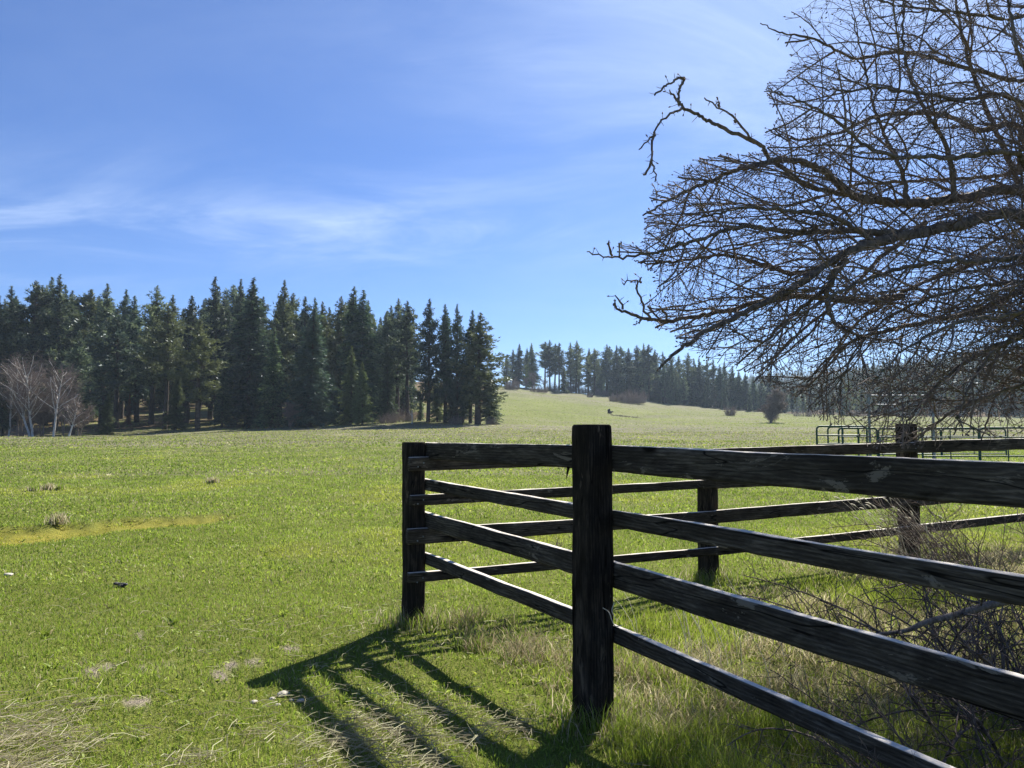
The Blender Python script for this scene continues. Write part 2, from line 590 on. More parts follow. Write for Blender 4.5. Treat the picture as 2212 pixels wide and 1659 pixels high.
def hollow(x, y):
    """the mossy, slightly sunken strip in the meadow: 0..1"""
    cx = np.array([-13.0, -9.5, -7.4, -6.3, -4.8])
    cy = np.array([8.0, 9.9, 11.6, 12.9, 14.2])
    hw = np.array([1.6, 1.55, 1.45, 1.1, 0.3])
    yc = np.interp(x, cx, cy, left=8.0, right=14.2)
    w = np.interp(x, cx, hw, left=1.6, right=0.0) + (fbm(x * 0.9, y * 0.9, 5) - 0.5) * 0.9
    e_ = sm(w - np.abs(y - yc) + (fbm(x * 3.5, y * 3.5, 6) - .5) * .9, -0.25, 0.35)
    return e_ * sm(-x, 4.4, 5.8) * (.8 + .2 * sm(fbm(x * 5, y * 5, 7), .38, .55))


def height(x, y):
    x = np.asarray(x, float); y = np.asarray(y, float)
    ph = np.arctan2(x, y)
    r = np.hypot(x, y)
    d = r * np.cos(np.clip(ph, -PLIM, PLIM))
    d = np.where(np.abs(ph) > PLIM * 1.6, np.minimum(d, 60), d)
    a = np.clip((ph - fph[0]) / (fph[1] - fph[0]), 0, len(fph) - 1.001)
    b = np.clip(np.log(1 + d / 20.) / (fs[1] - fs[0]), 0, len(fs) - 1.001)
    ai, bi = a.astype(int), b.astype(int)
    fa, fb = a - ai, b - bi
    z = (FT[ai, bi] * (1 - fa) * (1 - fb) + FT[ai + 1, bi] * fa * (1 - fb) + FT[ai, bi + 1] * (1 - fa) * fb + FT[ai + 1, bi + 1] * fa * fb)
    z = z + (fbm(x * 0.7, y * 0.7, 3) - 0.5) * 0.06 * sm(r, 1, 6) + (fbm(x * 0.06, y * 0.06, 9) - 0.5) * 0.9 * sm(r, 25, 140)
    z = z + (fbm(x * 3.0, y * 3.0, 4, 2) - 0.5) * 0.025
    near_h = (r < 40)
    z = z - np.where(near_h, 0.16 * hollow(x, y), 0)
    return z


A0 = G(1282, 1555)[:2]; B0 = G(892, 1350)[:2]; C0 = G(1531, 1252)[:2]; D0 = G(1966, 1205)[:2]
dAB = (B0 - A0) / np.linalg.norm(B0 - A0)
nIN = np.array([-dAB[1], dAB[0]])
if nIN[0] < 0: nIN = -nIN
N0 = A0 - dAB * 2.62                       # the next post, just out of frame


def rough_zone(x, y):
    """1 where grass is long, uncut and full of old straw: the pen side of the fence"""
    rx, ry = x - A0[0], y - A0[1]
    s = rx * nIN[0] + ry * nIN[1]           # distance on the inner side
    t = rx * dAB[0] + ry * dAB[1]           # along towards the far corner
    lim = 0.12 - 0.30 * sm(-t, -0.5, 0.6)
    e = fbm(x * 1.3, y * 1.3, 21) - 0.5
    z = sm(s + e * 0.7, lim - 0.1, lim + 0.35)
    far = 1 - sm(t + e * 1.0 - 0.10 * s, 0.7, 2.1)
    return z * np.maximum(far, 0.9 * sm(x, 2.6, 4.5) * (1 - sm(y, 9.2, 11.0)))


def straw_zone(x, y):
    u, v = CU + F * x / np.maximum(y, .5), 930 + 1.57 * F / np.maximum(y, .5)
    n = fbm(x * 1.6 + 3, y * 1.6, 31)
    low = sm(v, 1460, 1600) * sm(n, 0.36, 0.60) * (u < 1150)
    strip = np.exp(-((u - 900) / 150) ** 2) * sm(v, 1420, 1560) * sm(n, 0.32, 0.55)
    return np.maximum(low * .75, strip * .45)


def soil_zone(x, y):
    s = np.zeros_like(x)
    for (u, v, r) in [(230, 1440, .12), (340, 1445, .10), (418, 1432, .09), (560, 1425, .13), (300, 1372, .08), (480, 1400, .08),
                      (205, 1535, .08), (285, 1522, .09), (515, 1440, .10), (470, 1462, .07), (190, 1462, .07), (620, 1402, .07)]:
        g = G(u, v)
        q = np.hypot(x - g[0], (y - g[1]) * 0.8)
        s = np.maximum(s, sm(r * .80 - q + (fbm(x * 11, y * 11, 40) - 0.5) * .26, 0, .06))
    return s


def zones(x, y):
    ph = np.arctan2(x, y); r = np.hypot(x, y)
    u = CU + F * np.tan(np.clip(ph, -1.2, 1.2)); d = r * np.cos(np.clip(ph, -PLIM, PLIM))
    n = fbm(x * 0.035, y * 0.09, 51)
    n2 = fbm(x * 0.15, y * 0.3, 52)
    dry = 0.85 * np.exp(-((d - 100) / 34) ** 2) + 0.5 * sm(n, 0.45, 0.7) * sm(d, 22, 60) + 0.35 * sm(n2, .5, .75) * sm(d, 10, 30)
    dry = dry + 0.34 * sm(d, 190, 290)
    green_tongue = np.exp(-((u - 1180 - (d - 200) * 0.5) / 170) ** 2) * sm(d, 150, 175) * (1 - sm(d, 235, 275))
    dry = dry * (1 - 0.9 * green_tongue)
    track = np.exp(-((d - 128 - (u - 1100) * 0.012) / 5.0) ** 2) * sm(u, 750, 1050)
    dry = np.clip(dry + 0.8 * track, 0, 1)
    yel = np.where(r < 40, hollow(x, y), 0)
    edge = np.interp(u, [-700, 0, 350, 700, 880, 1040, 1075, 1130, 1700, 2212, 2900], [112, 116, 122, 128, 128, 136, 350, 346, 318, 312, 310])
    wood = sm(d - edge + (fbm(x * 0.08, y * 0.08, 61) - 0.5) * 22, -3, 12)
    glade = sm(fbm(x * 0.07, y * 0.05, 62), 0.46, 0.6) * (d < 260)
    wood = wood * (1 - 0.8 * glade)
    near = 1 - sm(d, 9, 26)
    return dry, yel, wood, near


def build_ground():
    az = np.concatenate([np.radians(np.arange(-180, -50, 5.0)), np.radians(np.arange(-50, 50, 0.28)), np.radians(np.arange(50, 180, 5.0))])
    rr = [0.6]
    while rr[-1] < 4500: rr.append(rr[-1] * 1.021 + 0.02)
    rr = np.array(rr)
    A_, R_ = np.meshgrid(az, rr)
    X, Y = R_ * np.sin(A_), R_ * np.cos(A_)
    X, Y = X.ravel(), Y.ravel()
    Z = height(X, Y)
    dry, yel, wood, near = zones(X, Y)
    soil = np.where(np.hypot(X, Y) < 9, soil_zone(X, Y), 0)
    V = np.stack([X, Y, Z], 1)
    V = np.concatenate([V, [[0, 0, 0]]])
    ex = lambda a: np.concatenate([a, [0]])
    na, nr = len(az), len(rr)
    i = np.arange(nr - 1)[:, None] * na; j = np.arange(na)[None, :]; j2 = (j + 1) % na
    Q = np.stack([i + j, i + na + j, i + na + j2, i + j2], -1).reshape(-1, 4)
    T = np.stack([np.full(na, len(V) - 1), np.arange(na), (np.arange(na) + 1) % na], 1)
    o = mesh('meadow_ground', V, [Q[:, ::-1], T[:, ::-1]], make_ground(), smooth=True,
             attrs=dict(dry=ex(dry), yel=ex(yel), soil=ex(soil), wood=ex(wood), near=ex(near)))
    # face up
    me = o.data
    if me.polygons[5000].normal.z < 0: me.flip_normals()
    tag(o, 'gently rising green meadow running up to the wooded hills', None, None, 'structure')


build_ground()

def d_for(u, v, d0=90, d1=420):
    """distance at which the meadow passes through a row of a column"""
    d = np.linspace(d0, d1, 700); x = (u - CU) / F * d
    vv = proj(np.stack([x, d, height(x, d)], 1))[1]
    ok_ = np.where(vv <= v)[0]
    return float(d[ok_[0]]) if len(ok_) else float(d[np.argmin(np.abs(vv - v))])


# ------------------------------------------------------------------ wooden fence
fence = empty('wooden_fence', (A0[0], A0[1], 0), 'dark weathered timber corral fence of square posts and four flat rails', 'fence')


def timber(name, L, w, h, mat, seed, ch=0.012, nseg=None, wob=0.004, endbev=0.012, crack=None):
    """beam along local X, width w (Y), height h (Z), hewn a little uneven"""
    nseg = nseg or max(8, int(L / 0.05))
    cs = []
    hw, hh = w / 2, h / 2
    k = 6
    for (a, b, c, d) in ((-hw + ch, -hh, hw - ch, -hh), (hw, -hh + ch, hw, hh - ch), (hw - ch, hh, -hw + ch, hh), (-hw, hh - ch, -hw, -hh + ch)):
        for i in range(k):
            t = i / (k - 1)
            cs.append((a + (c - a) * t, b + (d - b) * t))
    cs = np.array(cs); m = len(cs)
    xs = np.concatenate([[0, endbev], np.linspace(endbev * 2.5, L - endbev * 2.5, nseg), [L - endbev, L]])
    V = []
    for i, x in enumerate(xs):
        sc = 0.90 if i in (0, len(xs) - 1) else (0.985 if i in (1, len(xs) - 2) else 1)
        ring = cs * sc
        n1 = (vnoise(ring[:, 0] * 30 + 5, x * 3.0 + ring[:, 1] * 20, seed) - .5) * 2 * wob
        n2 = (vnoise(ring[:, 1] * 30 + 9, x * 3.0 - ring[:, 0] * 20, seed + 7) - .5) * 2 * wob
        n3 = (vnoise(np.arange(m) * 0.9, np.full(m, x * 14.0), seed + 3) - .5) * wob * 0.9
        nrm = ring / (np.linalg.norm(ring, axis=1)[:, None] + 1e-6)
        yy = ring[:, 0] + n1 + nrm[:, 0] * n3
        zz = ring[:, 1] + n2 + nrm[:, 1] * n3
        V.append(np.stack([np.full(m, x), yy, zz], 1))
    V = np.array(V).reshape(-1, 3)
    n = len(xs)
    i = np.arange(n - 1)[:, None] * m; j = np.arange(m)[None]; j2 = (j + 1) % m
    Q = np.stack([i + j, i + j2, i + m + j2, i + m + j], -1).reshape(-1, 4)
    c0, c1 = len(V), len(V) + 1
    V = np.concatenate([V, [[0, 0, 0], [L, 0, 0]]])
    jj = np.arange(m)
    T = np.concatenate([np.stack([np.full(m, c0), (jj + 1) % m, jj], 1),
                        np.stack([np.full(m, c1), (n - 1) * m + jj, (n - 1) * m + (jj + 1) % m], 1)])
    o = mesh(name, V, [Q, T], mat, fence)
    return o


def place(o, p, X, Yv, Zv, parent):
    M = Matrix((X, Yv, Zv)).transposed().to_4x4()
    M.translation = Vector(p) - parent.location
    o.matrix_local = M


def post(p, ztop, w, yaw, seed, label, lean=(0, 0)):
    o = timber('post', ztop + 0.35, w, w * 1.02, M_post, seed, ch=0.014, wob=0.006, endbev=0.010)
    z = Vector((lean[0], lean[1], 1)).normalized()
    x = Vector((math.cos(yaw), math.sin(yaw), 0)); y = z.cross(x).normalized(); x = y.cross(z)
    place(o, (p[0], p[1], -0.35), z, x, y, fence)
    if label: o['label'] = label
    return o


yawAB = math.atan2(dAB[1], dAB[0])
dBC = (C0 - B0) / np.linalg.norm(C0 - B0); dCD = (D0 - C0) / np.linalg.norm(D0 - C0)
E0 = D0 + dCD * 3.0
wA, wB, wC, wD = .168, .150, .165, .185
post(A0, zat(*A0, 917), wA, yawAB, 1, 'tall square post nearest the camera, standing above the rails', (0.0, 0))
post(B0, zat(*B0, 955), wB, yawAB, 2, 'square corner post casting a long shadow on the grass')
post(C0, zat(*C0, 1012), wC, math.atan2(dBC[1], dBC[0]), 3, 'shorter post of the far rail line, seen between the rails')
post(D0, zat(*D0, 915), wD, math.atan2(dCD[1], dCD[0]), 4, 'broad post under the hanging branches of the bare tree')
post(N0, 1.5, wA, yawAB, 5, None)
post(E0, 1.65, wD, math.atan2(dCD[1], dCD[0]), 6, None)


def rail(p0, p1, zt0, zb0, zt1, zb1, seed, thick=0.04, sag=0.0, label=None):
    a = Vector((p0[0], p0[1], (zt0 + zb0) / 2)); b = Vector((p1[0], p1[1], (zt1 + zb1) / 2))
    h = ((zt0 - zb0) + (zt1 - zb1)) / 2
    L = (b - a).length
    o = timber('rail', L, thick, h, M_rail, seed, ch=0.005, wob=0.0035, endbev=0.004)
    X = (b - a).normalized(); Yv = Vector((0, 0, 1)).cross(X).normalized(); Zv = X.cross(Yv)
    place(o, a, X, Yv, Zv, fence)
    if label: o['label'] = label
    return o


offA = nIN * (wA / 2 + .021)


def on_line(p, d, off, u):
    """point of the offset line that stands in the photo's column u"""
    k = (u - CU) / F
    q = p + off
    t = (k * q[1] - q[0]) / (d[0] - k * d[1])
    return q + d * t


# near line: rails pass inside the posts. rows: (u, top row, bottom row) at three places
AB = [
    [(918, 955, 993), (1282, 963, 1013), (2212, 998, 1102)],
    [(918, 1034, 1056), (1282, 1094, 1130), (2212, 1247, 1309)],
    [(918, 1104, 1137), (1282, 1203, 1253), (2212, 1464, 1567)],
    [(918, 1191, 1215), (1282, 1331, 1367), (1820, 1567, 1616)],
]
sd_ = 10
for k, rows in enumerate(AB):
    pts = []
    for (u, vt, vb) in rows:
        q = on_line(A0, dAB, offA, u)
        pts.append((q, zat(q[0], q[1], vt), zat(q[0], q[1], vb)))
    # far half: from the corner post to the near post
    b_in = B0 + nIN * (wB / 2 + .021) + dAB * 0.06
    s = np.linalg.norm(b_in - pts[1][0]) / np.linalg.norm(pts[0][0] - pts[1][0])
    e = lambda i: pts[1][i] + (pts[0][i] - pts[1][i]) * s
    mid = pts[1][0]
    rail(b_in, mid, e(1), e(2), pts[1][1], pts[1][2], sd_ + k, 0.040)
    n_in = N0 + offA
    s2 = np.linalg.norm(n_in - mid) / np.linalg.norm(pts[2][0] - mid)
    e2 = lambda i: pts[1][i] + (pts[2][i] - pts[1][i]) * s2
    rail(mid - dAB * 0.003, n_in, pts[1][1], pts[1][2], e2(1), e2(2), sd_ + 10 + k, 0.040)
BC = [  # (u, top, bottom) at corner post, C, D, right edge
    [(884, 987, 1019), (1531, 970, 992), (1966, 954, 977), (2212, 946, 971)],
    [(888, 1070, 1093), (1531, 1035.5, 1054), (1966, 1015, 1036), (2212, 1000, 1024)],
    [(881, 1143, 1177), (1531, 1103, 1129), (1966, 1067, 1092), (2212, 1044, 1070)],
    [(884, 1238, 1258), (1531, 1181, 1199), (1966, 1134, 1151), (2212, 1108, 1125)],
]
nBC = np.array([dBC[1], -dBC[0]]); nCD = np.array([dCD[1], -dCD[0]])
for k, rows in enumerate(BC):
    offs = [nBC * (wB / 2 + .024), nBC * (wC / 2 + .024), nCD * (wD / 2 + .024), nCD * (wD / 2 + .024)]
    q0 = on_line(B0, dBC, offs[0], rows[0][0])
    q1 = C0 + offs[1]; q1b = C0 + nCD * (wC / 2 + .024)
    q2 = D0 + offs[2]
    q3 = on_line(D0, dCD, offs[3], 2212)
    z = [(zat(q[0], q[1], r[1]), zat(q[0], q[1], r[2])) for q, r in zip((q0, q1, q2, q3), rows)]
    rail(q0, q1 - dBC * .002, *z[0], *z[1], sd_ + 20 + k, 0.042)
    rail(q1b + dCD * .004, q2 - dCD * .002, *z[1], *z[2], sd_ + 30 + k, 0.042)
    q4 = E0 + offs[3]
    s = np.linalg.norm(q4 - q2) / np.linalg.norm(q3 - q2)
    rail(q2 + dCD * .004, q4, *z[2], z[2][0] + (z[3][0] - z[2][0]) * s, z[2][1] + (z[3][1] - z[2][1]) * s, sd_ + 40 + k, 0.042)
# splinter hanging under the top rail, beside the near post
p = P(1228, 1008, A0[1] + .15)
V, Q = tubes([(np.array([p, p + (-.006, 0, -.03), p + (-.012, .005, -.075)]) - np.array(fence.location), [.010, .007, .001])], 5)
mesh('splinter', V, [Q], M_post, fence)
# nail heads where rails are spiked to the far posts
for base, nn, wd, rws in ((B0, nBC, wB, 0), (D0, nCD, wD, 2)):
    for k in range(4):
        zc_ = (zat(base[0], base[1], BC[k][rws][1]) + zat(base[0], base[1], BC[k][rws][2])) / 2
        for dx in (-.025, .025):
            q = base + nn * (wd / 2 + .044) + dBC * dx
            c = np.array([q[0], q[1], zc_ + dx * .6]) - np.array(fence.location)
            n3 = np.array([nn[0], nn[1], 0])
            V, Q = tubes([(np.array([c, c + n3 * .006, c + n3 * .0062]), [.006, .006, .0005])], 8)
            mesh('nail', V, [Q], M_steel, fence)

# ------------------------------------------------------------------ branching growth
class Grow:
    def __init__(self, seed, ok=None):
        self.r = random.Random(seed); self.out = []; self.ok = ok

    def vec(self):
        r = self.r
        while True:
            v = Vector((r.uniform(-1, 1), r.uniform(-1, 1), r.uniform(-1, 1)))
            if 0.05 < v.length < 1: return v.normalized()

    def side(self, d, a0, a1):
        """direction leaving d at an angle"""
        v = self.vec(); v = (v - d * v.dot(d)).normalized()
        a = math.radians(self.r.uniform(a0, a1))
        return (d * math.cos(a) + v * math.sin(a)).normalized()

    def walk(self, p, d, L, r0, r1, step, wig, trop, lvl):
        n = max(2, int(L / step))
        pts = [Vector(p)]; ds = [d]
        zz = self.vec()
        for i in range(n):
            sgn = 1 if i % 2 else -1
            d = (d + self.vec() * wig + zz * (wig * 0.4 * sgn) + trop * step).normalized()
            q = pts[-1] + d * step
            if self.ok and not self.ok(q):
                break
            pts.append(q); ds.append(d)
        if len(pts) < 2: return None
        m = len(pts)
        rad = [r0 + (r1 - r0) * (i / (n)) for i in range(m)]
        self.out.append((lvl, pts, rad))
        return pts, ds, rad

    def fill(self, pts, rad, lvl, spec):
        """spec[lvl] = (spacing, len range, radius factor, angle range, wiggle, step, trop)"""
        if lvl >= len(spec): return
        sp, l0, l1, rmin, rmax, a0, a1, wig, step, trop = spec[lvl]
        acc = self.r.uniform(0, sp)
        for i in range(1, len(pts)):
            seg = (pts[i] - pts[i - 1]).length
            acc += seg
            while acc > sp:
                acc -= sp * self.r.uniform(0.6, 1.4)
                f = self.r.random()
                p = pts[i - 1].lerp(pts[i], f)
                d0 = (pts[i] - pts[i - 1]).normalized()
                frac = i / len(pts)
                L = self.r.uniform(l0, l1) * (1 - 0.45 * frac)
                r0 = min(self.r.uniform(rmin, rmax), rad[i] * 0.85)
                w = self.walk(p, self.side(d0, a0, a1), L, r0, r0 * 0.45, step, wig, trop, lvl + 1)
                if w: self.fill(w[0], w[2], lvl + 1, spec)


def spline(pts, n):
    """Catmull-Rom through pts"""
    P_ = [np.array(p, float) for p in pts]
    P_ = [2 * P_[0] - P_[1]] + P_ + [2 * P_[-1] - P_[-2]]
    out = []
    seg = len(P_) - 3
    for s in range(seg):
        a, b, c, d = P_[s:s + 4]
        for i in range(n):
            t = i / n
            out.append(0.5 * ((2 * b) + (-a + c) * t + (2 * a - 5 * b + 4 * c - d) * t * t + (-a + 3 * b - 3 * c + d) * t ** 3))
    out.append(P_[-2])
    return np.array(out)


def mesh_of(polys, name, mat, parent, sides, origin):
    V, Q = tubes([([tuple(q) for q in p], r) for p, r in polys], sides)
    return mesh(name, V - np.array(origin), [Q], mat, parent, smooth=True)


def bare_big_tree():
    T0 = Vector((5.45, 6.9, 0)); T0.z = float(height(T0.x, T0.y)) - .02
    root = empty('bare_fruit_tree', T0, 'old leafless fruit tree with a dense tangle of dark twigs reaching over the fence', 'tree')
    rnd = random.Random(5)
    trunk_top = np.array((5.25, 6.85, 1.75))
    env = [(1755, -400), (1735, 0), (1660, 50), (1690, 120), (1652, 180), (1660, 270), (1640, 330), (1560, 300), (1500, 310), (1420, 360), (1392, 430), (1400, 500),
           (1330, 540), (1345, 590), (1400, 620), (1385, 690), (1440, 700), (1470, 740), (1560, 745), (1640, 790), (1680, 815), (1700, 850),
           (1760, 900), (1830, 945), (1900, 935), (1960, 960), (2060, 990), (2300, 985), (2600, 1000)]
    ev = sorted(env, key=lambda e: e[1])
    EU = np.array([e[0] for e in env]); EV = np.array([e[1] for e in env])

    def inside(u, v):
        # left bound by row, lower bound by column
        lu = np.interp(v, [-400, 0, 50, 120, 180, 270, 330, 345, 370, 430, 500, 540, 590, 640, 690, 740, 790, 850, 900, 945, 985],
                       [1755, 1735, 1655, 1700, 1652, 1665, 1600, 1500, 1420, 1395, 1400, 1325, 1400, 1400, 1390, 1450, 1560, 1690, 1760, 1830, 1950])
        rag = 55 * float(vnoise(v / 26., u / 60., 4)) ** 2 + 22 * float(vnoise(v / 7., u / 30., 8))
        return u > lu + rag - 22 and v < 990 - 60 * float(vnoise(u / 22., 3.3, 5))

    def ok(p):
        if p.z < 1.28 or p.y < 3.9: return False
        u, v = proj(np.array(p))
        if u > 2420: return False
        return bool(inside(u, v))
    g = Grow(11, ok)
    # limbs: pixels of the photo with a depth for each point; they start at the trunk
    Lm = [
        (.085, [(2212, 417, 6.7), (2058, 432, 6.5), (1953, 438, 6.3), (1849, 425, 6.1), (1776, 368, 6.0), (1700, 345, 5.9), (1600, 365, 5.8), (1536, 390, 5.7), (1450, 430, 5.6), (1388, 466, 5.6)], .006),
        (.095, [(2212, 475, 6.5), (2050, 490, 6.2), (1890, 524, 5.9), (1813, 555, 5.8), (1708, 625, 5.6), (1620, 668, 5.5), (1510, 725, 5.4), (1440, 778, 5.3), (1419, 800, 5.3)], .005),
        (.06, [(2212, 632, 6.9), (2110, 672, 6.7), (1980, 700, 6.5), (1860, 730, 6.3), (1780, 780, 6.2), (1730, 850, 6.1)], .005),
        (.06, [(2212, 290, 7.2), (2110, 282, 7.1), (2032, 246, 7.0), (1901, 250, 6.8), (1800, 290, 6.7), (1700, 300, 6.5), (1660, 280, 6.4)], .005),
        (.030, [(1900, 430, 6.2), (1800, 415, 6.1), (1735, 395, 6.0), (1662, 340, 5.9), (1641, 313, 5.85), (1557, 275, 5.8), (1516, 253, 5.8), (1470, 228, 5.75), (1466, 200, 5.75), (1478, 168, 5.75), (1446, 180, 5.7), (1414, 206, 5.7)], .007),
        (.040, [(1953, 505, 6.0), (1830, 500, 5.9), (1700, 500, 5.7), (1600, 490, 5.6), (1500, 520, 5.4), (1410, 546, 5.3), (1330, 556, 5.2), (1268, 544, 5.2)], .004),
        (.034, [(1813, 555, 5.8), (1720, 590, 6.0), (1640, 570, 6.0), (1560, 550, 5.9), (1480, 562, 5.8), (1400, 570, 5.7), (1370, 562, 5.7)], .004),
        (.044, [(1950, 640, 6.8), (1850, 650, 6.6), (1700, 640, 6.3), (1560, 672, 6.1), (1473, 690, 6.0), (1400, 688, 5.9), (1332, 668, 5.9), (1330, 648, 5.9)], .007),
        (.05, [(2300, 160, 7.0), (2212, 175, 7.0), (2100, 150, 6.9), (1950, 112, 6.7), (1850, 125, 6.6), (1750, 82, 6.5), (1685, 70, 6.4), (1642, 50, 6.4)], .004),
        (.045, [(2300, 40, 6.6), (2180, 40, 6.5), (2050, 25, 6.4), (1930, 10, 6.3), (1830, -30, 6.2)], .005),
        (.04, [(2212, 230, 6.1), (2060, 215, 6.0), (1900, 190, 5.9), (1800, 195, 5.8), (1720, 165, 5.8)], .004),
        (.045, [(2212, 350, 5.9), (2050, 340, 5.7), (1900, 330, 5.6), (1800, 255, 5.5), (1720, 215, 5.5), (1655, 190, 5.5)], .004),
        (.042, [(1830, 560, 5.8), (1795, 600, 5.8), (1788, 650, 5.8), (1800, 690, 5.8), (1845, 722, 5.8)], .012),
        (.05, [(2300, 720, 6.3), (2170, 740, 6.2), (2060, 800, 6.1), (1990, 870, 6.0), (1950, 930, 6.0)], .006),
        (.04, [(2300, 800, 6.8), (2150, 850, 6.7), (2040, 900, 6.6), (1980, 950, 6.6)], .006),
        (.05, [(2212, 560, 7.4), (2050, 590, 7.2), (1900, 660, 7.0), (1800, 760, 6.9), (1770, 860, 6.8)], .005),
        (.055, [(2212, 420, 7.2), (2160, 300, 7.1), (2110, 180, 7.0), (2075, 60, 6.9), (2060, -60, 6.9)], .008),
        (.03, [(1960, 438, 6.3), (1945, 360, 6.3), (1910, 290, 6.3), (1880, 200, 6.3), (1860, 110, 6.3), (1840, 30, 6.3)], .004),
        (.035, [(2060, 430, 6.4), (2050, 330, 6.3), (2000, 240, 6.2), (1960, 150, 6.2), (1950, 50, 6.2), (1960, -50, 6.2)], .005),
        (.04, [(2260, 260, 5.6), (2200, 120, 5.6), (2180, 10, 5.6), (2170, -120, 5.6)], .006),
        (.04, [(2300, 560, 5.7), (2150, 560, 5.5), (2000, 570, 5.3), (1880, 600, 5.2), (1760, 660, 5.2), (1680, 720, 5.2), (1640, 770, 5.2)], .004),
        (.035, [(2300, 650, 5.3), (2180, 680, 5.2), (2060, 700, 5.1), (1950, 760, 5.1), (1880, 830, 5.1)], .004),
        (.04, [(2300, 360, 7.9), (2150, 380, 7.7), (2000, 390, 7.5), (1850, 400, 7.3), (1720, 440, 7.1), (1600, 440, 7.0), (1480, 440, 6.9), (1420, 420, 6.8)], .004),
        (.03, [(1900, 524, 5.9), (1800, 470, 5.7), (1700, 455, 5.6), (1600, 450, 5.5), (1520, 470, 5.5), (1440, 500, 5.4)], .004),
        (.03, [(1800, 610, 5.8), (1700, 690, 5.9), (1640, 740, 5.9), (1560, 700, 5.9)], .004),
        (.035, [(2300, 700, 5.9), (2200, 720, 5.8), (2120, 790, 5.8), (2080, 870, 5.7), (2060, 940, 5.7)], .005),
        (.035, [(2320, 620, 6.0), (2180, 610, 6.0), (2020, 640, 5.9), (1900, 700, 5.9), (1830, 790, 5.8), (1810, 870, 5.8)], .005),
        (.035, [(2320, 780, 7.3), (2210, 790, 7.2), (2150, 860, 7.2), (2120, 950, 7.1)], .006),
        (.035, [(2000, 480, 6.9), (1900, 560, 6.8), (1800, 660, 6.8), (1700, 740, 6.7), (1660, 800, 6.7)], .005),
        (.04, [(2300, 480, 8.0), (2150, 520, 7.9), (2020, 610, 7.8), (1950, 720, 7.7), (1930, 820, 7.7)], .004),
    ]
    nlimb = []
    for (r0, pp, r1) in Lm:
        pts = [P(u, v, Y) for (u, v, Y) in pp]
        if pp[0][0] >= 2200:
            a = pts[0]; t = trunk_top + np.array((0, 0, rnd.uniform(-.45, .6)))
            t = np.array((5.25 + (t[2] - 1.75) * .12, 6.85, t[2]))
            mid = (a + t) / 2 + np.array((rnd.uniform(-.1, .1), 0, .15 if a[2] > 2 else -.02))
            pts = [t, mid] + pts
        sp = spline(pts, 9)
        # knobbly irregularity
        nn = len(sp)
        for i in range(1, nn - 1):
            sp[i] += np.array([rnd.gauss(0, .006), rnd.gauss(0, .006), rnd.gauss(0, .006)])
        f = np.linspace(0, 1, nn)
        rad = (r0 * .72 + (r1 - r0 * .72) * f ** 0.8) * np.array([1 + rnd.uniform(-.09, .13) for _ in range(nn)])
        nlimb.append((sp, rad))
        mesh_of([(sp, rad)], 'branch', M_tree, root, 8, T0)
    down = Vector((-.1, 0, -.35)); out = Vector((-.35, 0, .05))
    spec = [
        (.20, .7, 1.7, .0055, .0110, 22, 60, .14, .055, Vector((-.8, 0, -.12))),
        (.115, .25, .85, .0033, .0052, 28, 70, .19, .045, Vector((-.5, 0, -.40))),
        (.11, .06, .26, .0026, .0036, 35, 80, .26, .035, Vector((0, 0, 0))),
    ]
    for idx, (sp, rad) in enumerate(nlimb):
        vv = [Vector(p) for p in sp]
        s = spec
        if idx in (4,):
            vv = vv[:58]; rad = rad[:58]
        g.fill(vv, list(rad), 0, s)
    # fine shoots hanging from the lower limbs
    hang = [(.28, .35, 1.15, .0035, .0065, 50, 95, .17, .05, Vector((-.1, 0, -2.0))),
            (.10, .08, .38, .0028, .0042, 30, 75, .24, .04, Vector((0, 0, -.6)))]
    for idx in (1, 2, 6, 7, 13, 14, 15, 20, 21, 24, 25, 26, 27, 28):
        if idx < len(nlimb):
            sp, rad = nlimb[idx]
            a_ = len(sp) // 4
            g.fill([Vector(p) for p in sp[a_:]], list(rad[a_:]), 0, hang)
    # bare hooked tips that stick out of the crown at the left
    tips = [[(1476, 231), (1455, 242), (1425, 265), (1405, 300), (1380, 322)], [(1413, 285), (1408, 320), (1412, 360), (1417, 392)], [(1470, 222), (1455, 205), (1447, 198)],
            [(1405, 686), (1388, 655), (1380, 625), (1370, 605), (1342, 612)], [(1385, 690), (1378, 700)], [(1440, 690), (1428, 668), (1422, 660)], [(1322, 552), (1316, 530), (1318, 522)],
            [(1408, 345), (1398, 372), (1388, 376)], [(1385, 610), (1382, 600)], [(1345, 668), (1330, 640)],
            [(1476, 172), (1470, 165)], [(1640, 310), (1600, 275), (1560, 235), (1518, 212)], [(1590, 265), (1583, 245)], [(1555, 232), (1550, 218)]]
    tp = []
    for t in tips:
        Y = 5.75 if t[0][1] < 500 else 5.85
        sp = spline([P(u, v, Y - .03 * i) for i, (u, v) in enumerate(t)], 4)
        for i in range(1, len(sp)): sp[i] += np.array([rnd.gauss(0, .008) for _ in range(3)])
        tp.append((sp, np.linspace(.011, .005, len(sp))))
    g.ok = None
    for (sp, rad) in tp + [(nlimb[4][0][55:], nlimb[4][1][55:]), (nlimb[5][0][50:], nlimb[5][1][50:]), (nlimb[7][0][45:], nlimb[7][1][45:])]:
        g.fill([Vector(p) for p in sp], list(rad), 2, [None, None, (.05, .03, .09, .003, .0045, 40, 90, .3, .025, Vector((0, 0, 0)))])
    l1 = [(p, r) for l, p, r in g.out if l == 1] + tp
    l2 = [(p, r) for l, p, r in g.out if l >= 2]
    # swollen buds and spurs at twig ends
    buds = []
    for l, p, r in g.out:
        if l >= 2 and rnd.random() < 0.33:
            e = p[-1]; d = (p[-1] - p[-2]).normalized()
            buds.append(([e - d * .004, e + d * .008, e + d * .020], [.003, .0075, .001]))
